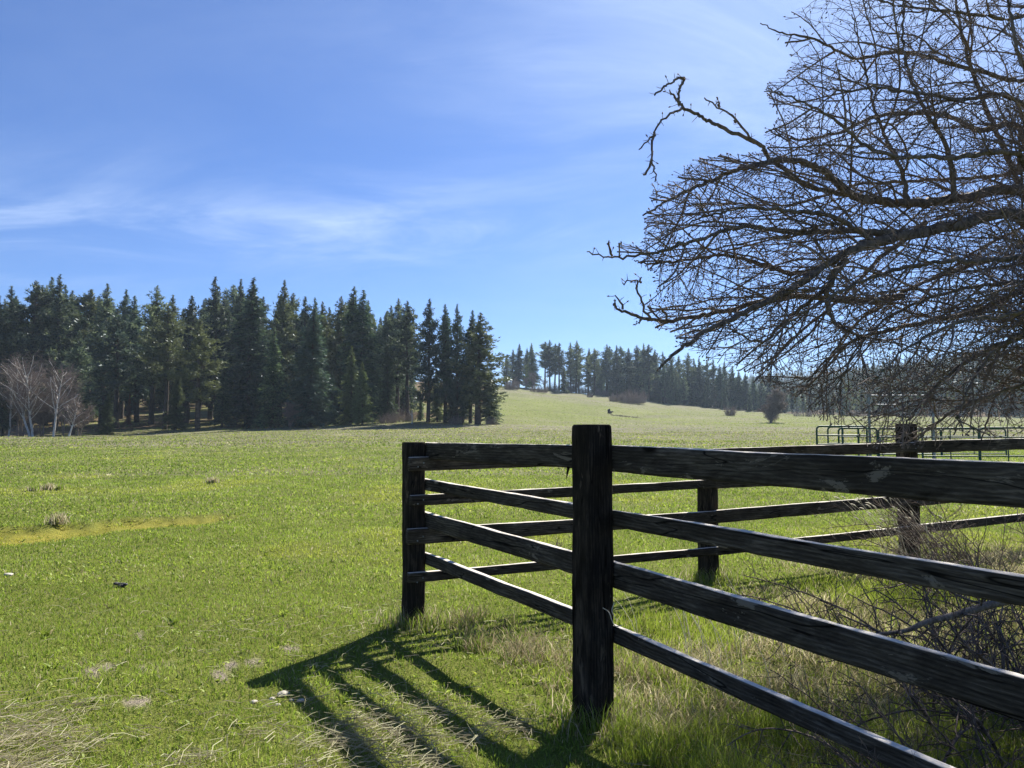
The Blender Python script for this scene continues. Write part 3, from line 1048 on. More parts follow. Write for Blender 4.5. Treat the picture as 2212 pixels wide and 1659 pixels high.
    o = mesh_of(l1, 'bough', M_twig, root, 5, T0); o['label'] = 'zigzag side boughs of the leafless tree'
    o = mesh_of(l2 + buds, 'twig_tangle', M_twig, root, 3, T0)
    # trunk
    tr = spline([(5.45, 6.9, -.15), (5.5, 6.9, .45), (5.38, 6.88, 1.1), (5.25, 6.85, 1.75), (5.3, 6.85, 2.35), (5.42, 6.9, 3.2), (5.3, 6.95, 4.3)], 8)
    rr = np.interp(np.linspace(0, 1, len(tr)), [0, .1, .35, .6, 1], [.30, .23, .20, .15, .05])
    mesh_of([(tr, rr)], 'trunk', M_tree, root, 14, T0)
    # lichen lumps on old wood
    lum = []
    for _ in range(90):
        sp, rad = rnd.choice(nlimb)
        i = rnd.randrange(len(sp) - 8, len(sp) - 1) if rnd.random() < .3 else rnd.randrange(4, len(sp) - 1)
        c = sp[i] + np.array([rnd.uniform(-1, 1) * rad[i] for _ in range(3)])
        s = rnd.uniform(.010, .022)
        lum.append(([c - (s, 0, 0), c - (s * .5, 0, s * .2), c + (s * .4, 0, 0), c + (s, 0, -s * .3)], [s * .2, s * .7, s * .75, s * .1]))
    for q in lum[:12]: mesh_of([q], 'lichen', M_lichen, root, 6, T0)
    print('tree polylines', len(g.out))


bare_big_tree()


# ------------------------------------------------------------------ thickets and bare shrubs
def thicket(name, loc, R, H, n, seed, mat, label, cat, group=None, r0=.008, spec=None, lean=(0, 0), spread=.6, step=.06, arch=.45, sides=4, dome=0.0):
    loc = Vector((loc[0], loc[1], float(height(loc[0], loc[1])) - .02))
    rnd = random.Random(seed)
    g = Grow(seed, lambda p: p.z > 0.005)
    k = H / 1.2
    spec = spec or [(.11 * k, .25 * k, .65 * k, r0 * .4, r0 * .7, 25, 75, .22, .05 * k, Vector((0, 0, .0))),
                    (.085 * k, .06 * k, .28 * k, r0 * .28, r0 * .45, 30, 80, .28, .035 * k, Vector((0, 0, .1)))]
    for _ in range(n):
        a = rnd.uniform(0, 6.283); q = R * spread * math.sqrt(rnd.random())
        p = Vector((q * math.cos(a), q * math.sin(a), 0.02))
        a2 = a + rnd.uniform(-.7, .7)
        la = rnd.uniform(.2, .9) * (1 - .55 * dome)
        d = Vector((math.cos(a2) * la + lean[0], math.sin(a2) * la + lean[1], 1)).normalized()
        L = H * rnd.uniform(.7, 1.35) * (1 - .5 * dome * (q / (R * spread + 1e-6)) ** 2)
        rr = r0 * rnd.uniform(.6, 1.3)
        w = g.walk(p, d, L, rr, rr * .35, step * k, .13, Vector((math.cos(a2) * arch, math.sin(a2) * arch, -arch * 1.2)) / k, 0)
        if w: g.fill(w[0], w[2], 0, spec)
    root = empty(name, loc, label, cat, group)
    mesh_of([(p, r) for l, p, r in g.out if l == 0], 'stems', mat, root, max(sides, 4), (0, 0, 0))
    mesh_of([(p, r) for l, p, r in g.out if l > 0], 'twigs', mat, root, 3, (0, 0, 0))
    return root


thicket('thorn_thicket', (2.75, 4.15), 1.2, 1.0, 62, 21, M_brush, 'dark leafless thorn thicket just inside the near rails, lower right', 'shrub', r0=.010)
thicket('thorn_thicket', (1.80, 2.95), .62, .66, 42, 22, M_brush, 'low thorn tangle growing through the bottom rails at the lower right corner', 'shrub', r0=.006, lean=(-.15, -.1))
thicket('thorn_thicket', (4.6, 7.1), 1.3, 1.25, 44, 23, M_brush, 'thin briar tangle around the foot of the post under the bare tree', 'shrub', r0=.008)
# a thick low limb lying through the thicket
fl = empty('fallen_limb', (2.6, 3.9, 0), 'crooked dark limb resting among the twigs above the third rail', 'branch')
gl = Grow(3)
pl = spline([P(2300, 1270, 3.6), P(2145, 1305, 3.45), P(2066, 1328, 3.35), P(2001, 1344, 3.25), P(1957, 1362, 3.2), P(1884, 1372, 3.12)], 8)
gl.fill([Vector(p) for p in pl], [.018] * len(pl), 0, [(.10, .2, .6, .004, .008, 30, 75, .2, .05, Vector((-.3, 0, .3))), (.07, .05, .22, .0025, .004, 30, 80, .3, .03, Vector((0, 0, 0)))])
mesh_of([(pl, np.linspace(.021, .007, len(pl)))], 'limb', M_tree, fl, 8, (2.6, 3.9, 0))
mesh_of([(p, r) for l, p, r in gl.out], 'twigs', M_brush, fl, 4, (2.6, 3.9, 0))


# ------------------------------------------------------------------ conifers
def conifer_mesh(kind, seed):
    rs = np.random.RandomState(seed); rnd = random.Random(seed)
    H = 20.0
    if kind == 'fir': cb, R, dens, nb, tl, tw, droop = rnd.uniform(.03, .08), 3.5, 8, 380, .52, .13, -.28
    elif kind == 'slim': cb, R, dens, nb, tl, tw, droop = rnd.uniform(.16, .26), 2.3, 8, 330, .50, .13, -.12
    elif kind == 'old': cb, R, dens, nb, tl, tw, droop = rnd.uniform(.26, .46), 3.4, 10, 200, .50, .12, .04
    else: cb, R, dens, nb, tl, tw, droop = rnd.uniform(.10, .18), 3.4, 9, 290, .50, .125, .0   # pine
    C_, D_, S_ = [], [], []
    br = []
    lobes = [rnd.uniform(0, 6.28) for _ in range(4)]
    for b in range(nb):
        t = (b + rnd.random()) / nb
        t = t ** (0.92 if kind == 'fir' else 1.0)
        z = H * (cb + (1 - cb) * t)
        if kind == 'fir': pr = (1 - t) ** .82
        elif kind == 'slim': pr = min(1, (1 - t) * 2.0) ** .85 * (.75 + .25 * t)
        elif kind == 'old': pr = min(1, (1 - t) * 1.75) ** .8 * (.55 + .45 * min(1, t * 3.5))
        else: pr = min(1, (1 - t) * 1.4) ** .85 * (.7 + .3 * min(1, t * 4))
        a = rnd.uniform(0, 6.283)
        irr = .78 + .34 * math.sin(3 * z / H * 9 + lobes[int(a) % 4] * 2 + a) * .6 + rnd.uniform(-.28, .28)
        if kind in ('old', 'pine') and math.sin(z * 1.7 + lobes[0] + 2 * math.sin(a + lobes[1])) < -.25: irr *= rnd.uniform(.3, .6)
        L = max(.10, R * pr * irr)
        up = droop + .35 * t + rnd.uniform(-.12, .12)
        d = np.array([math.cos(a), math.sin(a), up]); d /= np.linalg.norm(d)
        n = max(1, int(L / .42 + .5))
        for i in range(n):
            s = (i + .6) / n
            if kind in ('pine', 'old') and s < .30: continue
            p = np.array([0, 0, z]) + d * L * s + np.array([0, 0, (.18 if kind != 'fir' else -.10) * L * s * s])
            C_.append(p); D_.append(d); S_.append(.34 + .66 * min(1, (1 - t) * 4.5))
        tipz = (.18 if kind != 'fir' else -.10) * L
        br.append((np.array([[0, 0, z], np.array([0, 0, z]) + d * L * .5 + (0, 0, tipz * .25), np.array([0, 0, z]) + d * L * .92 + (0, 0, tipz * .85)]), [.055, .035, .012]))
    C_, D_, S_ = np.array(C_), np.array(D_), np.array(S_)
    k = dens
    n = len(C_)
    S3 = np.repeat(S_, k)[:, None]
    c = np.repeat(C_, k, 0) + rs.normal(0, .15, (n * k, 3)) * S3
    d = np.repeat(D_, k, 0)
    rv = rs.normal(0, 1, (n * k, 3)); rv /= np.linalg.norm(rv, axis=1)[:, None]
    if kind == 'fir':
        side = np.cross(d, [0, 0, 1.]); side /= np.linalg.norm(side, axis=1)[:, None] + 1e-6
        dir_ = d * .7 + side * rs.uniform(-1, 1, (n * k, 1)) + rv * .35 + np.array([0, 0, -.12])
    else:
        dir_ = d * .45 + rv * .9 + np.array([0, 0, .35])
    dir_ /= np.linalg.norm(dir_, axis=1)[:, None]
    w = np.cross(dir_, rs.normal(0, 1, (n * k, 3))); w /= np.linalg.norm(w, axis=1)[:, None] + 1e-6
    ll = tl * rs.uniform(.5, 1.2, (n * k, 1)) * S3; ww = tw * .85 * rs.uniform(.6, 1.3, (n * k, 1)) * S3
    a_ = c - w * ww; b_ = c + w * ww; t_ = c + dir_ * ll
    m_ = c + dir_ * ll * .5 + w * ww * .2
    V = np.stack([a_, b_, t_], 1).reshape(-1, 3)
    T = np.arange(len(V)).reshape(-1, 3)
    val = np.repeat(np.repeat(rs.uniform(0, 1, n), k) * .6 + rs.uniform(0, .4, n * k), 3)
    tr = np.array([[0, 0, -1.2], [0, 0, 0], [0, 0, H * .3], [0, 0, H * .65], [0, 0, H * .985]])
    tr[2:4, 0] += rnd.uniform(-.12, .12)
    tv, tq = tubes([(tr, [.42, .33, .25, .13, .02])], 8)
    bv, bq = tubes(br, 3)
    return V, T, val, np.concatenate([tv, bv]), np.concatenate([tq, bq + len(tv)])


PROTO = {}


def proto(kind, i):
    key = (kind, i)
    if key not in PROTO:
        V, T, val, tv, tq = conifer_mesh(kind, hash_(kind, i))
        me = []
        for nm, vv, ff, mt, at in (('crown', V, T, M_fir if kind in ('fir', 'slim') else M_pine, dict(val=val)), ('trunk', tv, tq, M_bark, None)):
            o = mesh(nm, vv, [ff], mt, attrs=at)
            me.append(o.data)
            bpy.data.objects.remove(o)
        PROTO[key] = me
    return PROTO[key]


def hash_(k, i):
    return {'fir': 100, 'slim': 200, 'old': 300, 'pine': 400}[k] + i


def tree(kind, i, x, y, H, wid, label, group, rz=None, name=None, zoff=0.0, lean=0):
    crown, trunk = proto(kind, i)
    z = float(height(x, y)) + zoff
    nm = name or {'fir': 'fir_tree', 'slim': 'fir_tree', 'old': 'pine_tree', 'pine': 'pine_tree'}[kind]
    r = empty(nm, (x, y, z), label, 'tree', group, rz if rz is not None else random.random() * 6.28)
    s = H / 20.0
    r.scale = (s * wid, s * wid, s)
    r.rotation_euler.x = random.gauss(0, .018); r.rotation_euler.y = random.gauss(0, .018)
    for n, me in (('crown', crown), ('trunk', trunk)):
        o = bpy.data.objects.new(n, me); col.objects.link(o); o.parent = r
    return r


def tree_at(kind, i, u, vtop, d, wid, label, group, **k):
    x = (u - CU) / F * d
    z = float(height(x, d))
    H = zat(x, d, vtop) - z
    return tree(kind, i, x, d, H, wid, label, group, **k)


random.seed(77)
GL = 'conifers of the woodland at the left'
# (kind, column, top row, distance, width factor, label)
left = [
    ('pine', -12, 640, 150, 1.1, 'dark pine cut by the left edge of the photo'),
    ('pine', 21, 620, 152, 1.1, 'broad pine second from the left edge, above the pale birches'),
    ('old', 67, 608, 150, 1.1, 'tall pine left of the twin pointed tops near the left edge'),
    ('pine', 99, 600, 160, .95, 'left one of the twin pointed treetops near the left edge'),
    ('pine', 122, 594, 150, 1.05, 'tallest pine of the left end, right one of the twin pointed tops'),
    ('pine', 158, 715, 124, 1.25, 'full pine standing at the meadow edge right beside the pale birches'),
    ('old', 187, 625, 158, 1.1, 'pine with ragged top just right of the twin pointed tops'),
    ('pine', 220, 613, 150, 1.15, 'bushy topped tall pine above the small glade'),
    ('slim', 262, 626, 175, .95, 'slender sparse spire rising behind the left woodland'),
    ('old', 252, 668, 141, 1.25, 'pine with bare dark trunk at the left side of the glade'),
    ('pine', 296, 641, 160, 1.1, 'dark pine between the slender spire and the forked top'),
    ('old', 327, 616, 150, 1.05, 'pine with yellowish crown and a forked pointed top'),
    ('old', 357, 660, 134, 1.2, 'wide pine with two bare trunks showing beneath, over the glade'),
    ('pine', 365, 638, 158, 1.1, 'pine with rounded top mid left of the woodland'),
    ('pine', 404, 639, 150, 1.2, 'broad grey green pine left of the tall bushy spire'),
    ('old', 428, 690, 127, 1.35, 'big spreading pine at the meadow edge with dark trunk'),
    ('pine', 469, 599, 150, 1.0, 'tall bushy spire standing alone above its neighbours'),
    ('pine', 513, 603, 155, .8, 'narrow top left of the tallest dark fir'),
    ('fir', 534, 600, 140, 1.15, 'tallest dark fir in the middle of the left woodland'),
    ('pine', 563, 641, 160, 1.0, 'pine in the dip right of the tallest dark fir'),
    ('fir', 589, 706, 129, 1.0, 'olive green fir with a drooping skirt at the meadow edge'),
    ('pine', 604, 608, 150, .95, 'tall open topped pine right of the tallest dark fir'),
    ('old', 630, 634, 155, .9, 'thin reddish barked pine beside the open topped pine'),
    ('pine', 654, 641, 148, 1.1, 'bushy pine behind the layered bright fir'),
    ('fir', 668, 665, 128, 1.35, 'large layered fir with sunlit lower boughs at the meadow edge'),
    ('slim', 685, 644, 150, .9, 'narrow fir just right of the layered fir'),
    ('pine', 697, 651, 152, .9, 'thin topped pine on the slope right of the layered fir'),
    ('old', 734, 641, 150, 1.05, 'pine at the left of the pair of columns, middle of the wood'),
    ('slim', 757, 621, 146, .95, 'column shaped tree with rounded tip, left of the pair'),
    ('fir', 781, 625, 144, 1.2, 'wide dark fir, right of the pair of column shaped tops'),
    ('fir', 758, 748, 131, .95, 'small yellowish tipped fir in front of the dark fir'),
    ('fir', 783, 782, 127, 1.05, 'small dark green fir standing lowest at the meadow edge'),
    ('fir', 716, 800, 133, 1.1, 'short fir with bright lower boughs at the forest front'),
    ('pine', 803, 651, 150, 1.0, 'pine shoulder to the right of the wide dark fir'),
    ('pine', 838, 660, 152, .9, 'slim pine left of the two bare trunked pines'),
    ('old', 858, 646, 150, 1.0, 'left one of the two tall pines with long bare trunks'),
    ('old', 881, 651, 140, .95, 'right one of the two tall pines with long bare trunks'),
    ('fir', 838, 735, 138, .75, 'slender greyish fir leaning over the brushy bank'),
    ('pine', 925, 646, 134, .95, 'first and tallest of the five pines at the end of the wood'),
    ('slim', 962, 659, 136, .95, 'second of the five pines at the end of the wood'),
    ('pine', 986, 657, 135, .8, 'middle one of the five pines at the end of the wood'),
    ('slim', 1016, 670, 136, .9, 'fourth of the five pines at the end of the wood'),
    ('pine', 1032, 676, 132, 1.55, 'broad open pine that ends the wood at its right'),
    ('pine', 8, 800, 118, 1.1, 'short dark green tree at the left edge below the birches'),
    ('fir', 232, 850, 122, 1.3, 'small bushy young pine at the meadow edge before the glade'),
    ('fir', 1056, 800, 134, 1.5, 'low bushy conifer at the foot of the last pine'),
    ('fir', 945, 800, 138, 1.1, 'dark understory fir among the five pines'),
    ('fir', 1000, 770, 137, 1.2, 'dense dark fir between the fourth and the last pine'),
    ('fir', 975, 830, 135, 1.3, 'low dark fir at the feet of the middle pines'),
    ('fir', 908, 850, 140, .9, 'low dark fir filling the gap left of the five pines'),
    ('fir', 380, 800, 132, 1.1, 'dark understory fir between the pine trunks'),
    ('fir', 480, 790, 136, 1.1, 'dark understory fir below the tall bushy spire'),
]
for n, (k, u, vt, d, w, lab) in enumerate(left):
    tree_at(k, n % 4, u, vt, d, w * 1.16, lab, GL)
lx = [t[1] for t in sorted(left, key=lambda t: t[1]) if t[2] < 670]; lv = [t[2] for t in sorted(left, key=lambda t: t[1]) if t[2] < 670]
fr = random.Random(4)
for k in range(115):
    u = fr.uniform(-60, 900)
    d = fr.uniform(158, 235)
    if 215 < u < 445 and d < 205: d += 52
    env = np.interp(u, lx, lv) + fr.uniform(14, 60)
    if u > 800: env = max(env, 668)
    tree_at(fr.choice(['pine', 'fir', 'pine', 'slim', 'old']), fr.randrange(4), u, env, d, fr.uniform(1.0, 1.3),
            'dark conifer packed in the shade behind the front trees of the left woodland', 'shaded conifers behind the front of the left woodland')
rust = tree_at('fir', 0, 277, 850, 152, .8, 'small rusty orange dead sapling in the glade', GL, name='dead_sapling')
rc = rust.children[0] if rust.children[0].name.startswith('crown') else rust.children[1]
rc.data = rc.data.copy(); rc.data.materials.clear(); rc.data.materials.append(M_rust)
del rust['group']

GR = 'conifers along the ridge line'
ridge = [
    (1094, 765, 330, 'pine'), (1108, 755, 345, 'pine'), (1121, 742, 340, 'fir'), (1137, 752, 350, 'slim'), (1150, 741, 335, 'fir'), (1177, 738, 340, 'old'), (1188, 735, 338, 'old'),
    (1198, 742, 342, 'old'), (1208, 740, 336, 'old'), (1233, 740, 340, 'pine'), (1245, 736, 335, 'old'), (1250, 745, 345, 'pine'), (1271, 752, 350, 'slim'), (1286, 752, 345, 'old'),
    (1310, 744, 345, 'old'), (1318, 748, 350, 'old'), (1334, 746, 340, 'pine'), (1343, 748, 352, 'old'), (1358, 752, 350, 'slim'), (1379, 746, 345, 'old'), (1392, 742, 340, 'pine'),
    (1402, 745, 338, 'old'), (1414, 755, 350, 'slim'), (1432, 760, 345, 'pine'), (1450, 765, 340, 'old'), (1466, 768, 345, 'pine'), (1485, 762, 338, 'old'), (1500, 775, 342, 'fir'),
    (1513, 772, 335, 'pine'), (1527, 780, 340, 'old'), (1542, 776, 336, 'pine'), (1556, 788, 330, 'slim'), (1567, 782, 335, 'pine'), (1582, 790, 330, 'pine'), (1597, 800, 326, 'fir'),
    (1612, 806, 325, 'slim'), (1628, 810, 322, 'fir'), (1644, 815, 322, 'pine'), (1660, 800, 330, 'pine'), (1678, 808, 325, 'old'), (1695, 826, 318, 'fir'),
    (1218, 790, 318, 'fir'), (1455, 800, 322, 'fir'), (1461, 812, 318, 'fir'), (1478, 812, 330, 'pine'), (1530, 825, 316, 'fir'), (1565, 835, 312, 'fir'), (1620, 850, 308, 'fir')]
rl = ['pine', 'fir', 'old', 'slim']
special = {0: 'leftmost pine of the ridge, right of the end of the big wood', 4: 'pointed symmetrical fir standing apart near the left end of the ridge',
           6: 'tallest open pine of the tight ridge clump with sky between its trunks', 10: 'full pine of the second clump on the ridge, above the round bush',
           13: 'slim pine beside the sky gap in the middle of the ridge', 20: 'tall pine of the ridge straight above the big brown bush',
           26: 'ragged topped pine where the ridge starts to drop to the right', 41: 'short round pine in front of the ridge clumps', 42: 'small green fir right of the big brown bush',
           43: 'smallest light fir at the forest foot right of the big brown bush', 38: 'pine rising behind the lone round tree in the meadow'}
marks = [(1080, 'right of the end of the left wood'), (1155, 'right of the round greyish bare tree'), (1234, 'right of the upright reddish bush'), (1275, 'right of the small brown slope bush'),
         (1368, 'from the middle of the big brown bush'), (1480, 'well right of the big brown bush'), (1577, 'right of the small grey thorn bush')]
words = ['first', 'second', 'third', 'fourth', 'fifth', 'sixth', 'seventh', 'eighth', 'ninth', 'tenth', 'eleventh', 'twelfth']
kinds = {'pine': 'bushy pine', 'old': 'open pine', 'fir': 'full fir', 'slim': 'narrow fir'}
for n, (u, vt, d, k) in enumerate(ridge):
    m_ = max((q for q in marks if q[0] <= u), key=lambda q: q[0])
    nxt_ = min([q[0] for q in marks if q[0] > u] + [9999])
    od = sorted(q[0] for q in ridge if m_[0] <= q[0] < nxt_).index(u)
    tree_at(k, (n + 1) % 4, u, vt, d, fr.uniform(1.15, 1.45), special.get(n, kinds[k] + ' on the ridge, ' + words[od] + ' treetop ' + m_[1]), GR)
for k in range(60):
    u = fr.uniform(1290, 1720); d = fr.uniform(336, 385)
    if u > 1420: d = fr.uniform(322, 372)
    env = np.interp(u, [1080, 1300, 1400, 1500, 1600, 1720], [770, 775, 765, 790, 815, 840]) + fr.uniform(0, 30)
    tree_at(fr.choice(rl), fr.randrange(4), u, env, d, fr.uniform(1, 1.25), 'dark conifer packed behind the front trees of the ridge line', 'conifers behind the front of the ridge line')
for k in range(34):
    u = 1290 + k * 12 + fr.uniform(-6, 6)
    vb = np.interp(u, [1290, 1400, 1560, 1700], [848, 858, 878, 890]); d = fr.uniform(345, 356) if u < 1480 else fr.uniform(330, 342)
    tree_at('fir', fr.randrange(4), u, vb - fr.uniform(28, 52), d, 1.9, 'young fir filling the shade between the ridge trunks', 'young firs between the ridge trunks')
for k in range(46):
    u = 1700 + k * 12.5 + fr.uniform(-6, 6); d = fr.uniform(306, 345)
    env = np.interp(u, [1700, 1800, 1900, 2050, 2212], [835, 825, 822, 815, 805]) + fr.uniform(-10, 28)
    tree_at(fr.choice(rl), fr.randrange(4), u, env, d, fr.uniform(1, 1.3), 'dark conifer at the foot of the wooded hill behind the bare tree', 'conifers at the foot of the right hill')


def distant_forest():
    rs = np.random.RandomState(8)
    n = 9000
    ph = rs.uniform(math.atan((1560 - CU) / F), math.atan((2700 - CU) / F), n)
    d = np.exp(rs.uniform(math.log(345), math.log(1250), n))
    x = np.tan(ph) * d; y = d
    u = CU + F * np.tan(ph)
    keep = (d > np.interp(u, [1560, 1700, 1900, 2212], [640, 520, 350, 345]))
    x, y, d = x[keep], y[keep], d[keep]
    z = height(x, y)
    n = len(x)
    H = rs.uniform(13, 23, n) * (1 + .25 * (rs.uniform(0, 1, n) > .93))
    k = 46
    t = rs.uniform(0, 1, (n, k)) ** 1.15
    R = H[:, None] * .14 * (1 - t) ** .8 * rs.uniform(.55, 1.1, (n, k))
    a = rs.uniform(0, 6.283, (n, k))
    cx = x[:, None] + R * np.cos(a); cy = y[:, None] + R * np.sin(a); cz = z[:, None] + H[:, None] * (.08 + .92 * t)
    c = np.stack([cx, cy, cz], -1).reshape(-1, 3)
    m = len(c)
    out = np.stack([np.cos(a), np.sin(a), np.full_like(a, -.25)], -1).reshape(-1, 3) + rs.normal(0, .45, (m, 3))
    w = rs.normal(0, 1, (m, 3)); w[:, 2] *= .4
    sz = rs.uniform(.7, 1.7, (m, 1)) * np.repeat(.55 + .45 * (1 - t.ravel()), 1)[:, None]
    w = w / np.linalg.norm(w, axis=1)[:, None] * sz * .75
    V = np.stack([c - w, c + w, c + out * sz + np.array([0, 0, .5])], 1)
    # pointed tips
    tip = np.stack([np.stack([x - .5, y, z + H * .82], 1), np.stack([x + .5, y, z + H * .82], 1), np.stack([x, y, z + H * 1.04], 1)], 1)
    V = np.concatenate([V, tip]).reshape(-1, 3)
    val = np.concatenate([np.repeat(np.repeat(rs.uniform(0, 1, n), k), 3), np.full(3 * n, .4)])
    o = mesh('distant_forest', V, [np.arange(len(V)).reshape(-1, 3)], M_far, attrs=dict(val=val))
    tag(o, 'hazy blue green conifer forest covering the far hills at the right', 'forest', None, 'stuff')


distant_forest()


# ------------------------------------------------------------------ bare trees and bushes in the distance
def bare_tree(name, u, d, vtop, seed, mat, label, group=None, lean=0.0, spread=1.0, fork=.35, r=.16, twr=.02, dens=1.0, cat='tree', droop=0.0, multi=1, vbase=None):
    x = (u - CU) / F * d; zb = float(height(x, d))
    H = zat(x, d, vtop) - zb
    root = empty(name, (x, d, zb), label, cat, group)
    g = Grow(seed)
    for m in range(multi):
        g.ok = None
        base = Vector((g.r.uniform(-.3, .3) * (multi > 1), 0, -.3))
        w = g.walk(base, Vector((lean + g.r.uniform(-.12, .12), 0, 1)).normalized(), H * .8, r, r * .25, H * .05, .08, Vector((0, 0, .02)), 0)
        pts, ds, rad = w
        g.ok = lambda p: p.z > .15
        k0 = max(1, int(len(pts) * fork))
        spec = [(H * .05 / dens, H * .22 * spread, H * .5 * spread, r * .28, r * .5, 25, 60, .13, H * .035, Vector((0, 0, (.45 - droop) / H * 2))),
                (H * .035 / dens, H * .08, H * .24, twr * .8, twr * 1.3, 25, 60, .16, H * .022, Vector((0, 0, (.5 - 2 * droop) / H * 3))),
                (H * .035 / dens, H * .03, H * .11, twr * .5, twr * .8, 25, 60, .2, H * .016, Vector((0, 0, (.2 - 2 * droop) / H * 3)))]
        g.fill(pts[k0:], rad[k0:], 0, spec)
    mesh_of([(p, r_) for l, p, r_ in g.out if l == 0], 'trunk', mat, root, 7, (0, 0, 0))
    mesh_of([(p, r_) for l, p, r_ in g.out if l == 1], 'limbs', mat, root, 4, (0, 0, 0))
    mesh_of([(p, r_) for l, p, r_ in g.out if l > 1], 'twigs', M_grey, root, 3, (0, 0, 0))
    return root


GB = 'pale leafless birches at the left edge of the meadow'
bare_tree('birch_tree', 72, 115, 752, 31, M_birch, 'tall forked leafless birch with white limbs, left one of the birches', GB, lean=-.14, r=.18, twr=.024, fork=.26, dens=1.7, multi=2)
bare_tree('birch_tree', 20, 118, 770, 36, M_birch, 'leafless white birch half cut by the left edge', GB, lean=.02, r=.15, twr=.024, fork=.26, dens=1.6)
bare_tree('birch_tree', 118, 114, 765, 32, M_birch, 'straight leafless birch with white limbs in the middle of the birches', GB, lean=.06, r=.17, twr=.024, fork=.26, dens=1.7)
bare_tree('birch_tree', 150, 113, 852, 33, M_birch, 'short drooping white branched birch at the right end of the birches', GB, lean=.10, r=.15, twr=.024, droop=.5, fork=.35, dens=1.7, spread=1.2)
bare_tree('bare_tree', 170, 116, 860, 34, M_grey, 'grey brown leafless small tree right of the birches', None, lean=.1, r=.12, twr=.03, dens=1.6, multi=2)
bare_tree('bare_tree', 140, 119, 772, 71, M_grey, 'tall grey twiggy bare tree behind the straight birch', None, r=.11, twr=.026, dens=1.7, multi=2, fork=.2)
bare_tree('bare_tree', 45, 120, 775, 72, M_grey, 'tall grey twiggy bare tree behind the forked birch', None, r=.11, twr=.026, dens=1.7, multi=2, fork=.2)
bare_tree('bare_tree', 95, 117, 850, 35, M_grey, 'grey leafless small tree between the birch trunks', None, lean=0, r=.12, twr=.03, dens=1.6, multi=2)
bare_tree('bare_tree', 628, 126, 862, 37, M_grey, 'brown leafless small tree at the foot of the olive fir', None, r=.13, twr=.034, multi=3, dens=1.6)
bare_tree('bare_tree', 890, 130, 872, 38, M_birch, 'pale broken dead tree on the brushy bank', None, lean=.1, r=.12, twr=.02, dens=.4)
bare_tree('bare_tree', 1155, 318, 800, 41, M_grey, 'round greyish leafless tree at the top of the slope, left end', None, r=.28, twr=.06, multi=2, spread=1.1)
bare_tree('bare_tree', 1135, 322, 812, 42, M_grey, 'smaller leafless tree left of the round greyish one', None, r=.22, twr=.06, multi=2)
bare_tree('bare_tree', 1178, 318, 812, 46, M_grey, 'leafless pinkish tree below the tight pine clump', None, r=.22, twr=.06, multi=2)
lone = bare_tree('bare_tree', 1664, d_for(1664, 913, 150), 832, 43, M_grey, 'lone leafless meadow tree with round drooping crown and short trunk', None, r=.36, twr=.055, fork=.10, droop=.75, dens=2.8, spread=1.15)


def bush(u, vbase, d, wpx, hpx, n, seed, label, mat=M_grey, group=None, cat='bush'):
    if d > 150: d = d_for(u, vbase, 150)
    x = (u - CU) / F * d
    R = wpx / F * d / 2; H = hpx / F * d * 1.15; n = int(n * 1.7)
    return thicket('bare_bush', (x, d), R, H, n, seed, mat, label, cat, group, r0=.05 * d / 280, spread=.9, step=.07, arch=.10, dome=1.0,
                   spec=[(.13 * H, .2 * H, .45 * H, .03 * d / 280, .05 * d / 280, 20, 60, .16, .06 * H, Vector((0, 0, .3 / H))),
                         (.10 * H, .08 * H, .24 * H, .025 * d / 280, .035 * d / 280, 20, 60, .2, .05 * H, Vector((0, 0, .3 / H)))])


b = bush(1368, 872, 262, 58, 26, 130, 51, 'big rounded brown leafless bush on the upper meadow slope')
bush(1335, 868, 268, 40, 17, 80, 58, 'lower left shoulder of brown brush beside the big rounded bush')
bush(1275, 858, 285, 14, 8, 30, 52, 'small brown bush on the slope left of the big rounded bush')
bush(1234, 845, 305, 22, 26, 60, 53, 'upright reddish brown bush at the forest foot on the ridge')
bush(1577, 898, 225, 20, 20, 50, 54, 'small grey thorn bush in the meadow right of the big bush')
bush(1105, 842, 322, 34, 24, 60, 55, 'tan brush heap beside the last pine of the left wood')
bush(1165, 848, 312, 44, 14, 60, 56, 'low pinkish brush under the leafless trees at the slope top')
bush(1195, 846, 312, 30, 16, 50, 59, 'tan brush below the tight pine clump on the ridge')
bush(1262, 847, 320, 30, 16, 50, 66, 'dark brush between the second and third ridge clumps')
bush(1300, 850, 320, 34, 13, 50, 67, 'low brush at the forest foot above the small brown bush')
bush(60, 940, 116, 60, 24, 50, 57, 'grey brush at the feet of the birches')
bush(870, 900, 137, 60, 26, 70, 60, 'brown brush covering the bank behind the small dark fir')
bush(840, 905, 133, 40, 20, 50, 61, 'reddish brush on the bank left of the five pines')
bush(985, 905, 131, 30, 18, 40, 62, 'reddish undergrowth between the five pine trunks')
bush(1062, 912, 131, 26, 14, 40, 63, 'low spiky brush at the right foot of the last pine')
bush(1740, 900, 300, 60, 14, 50, 64, 'pinkish brush line at the hill foot right of the lone tree')
bush(1850, 900, 300, 50, 14, 50, 65, 'pinkish brush at the hill foot behind the pipe panels')

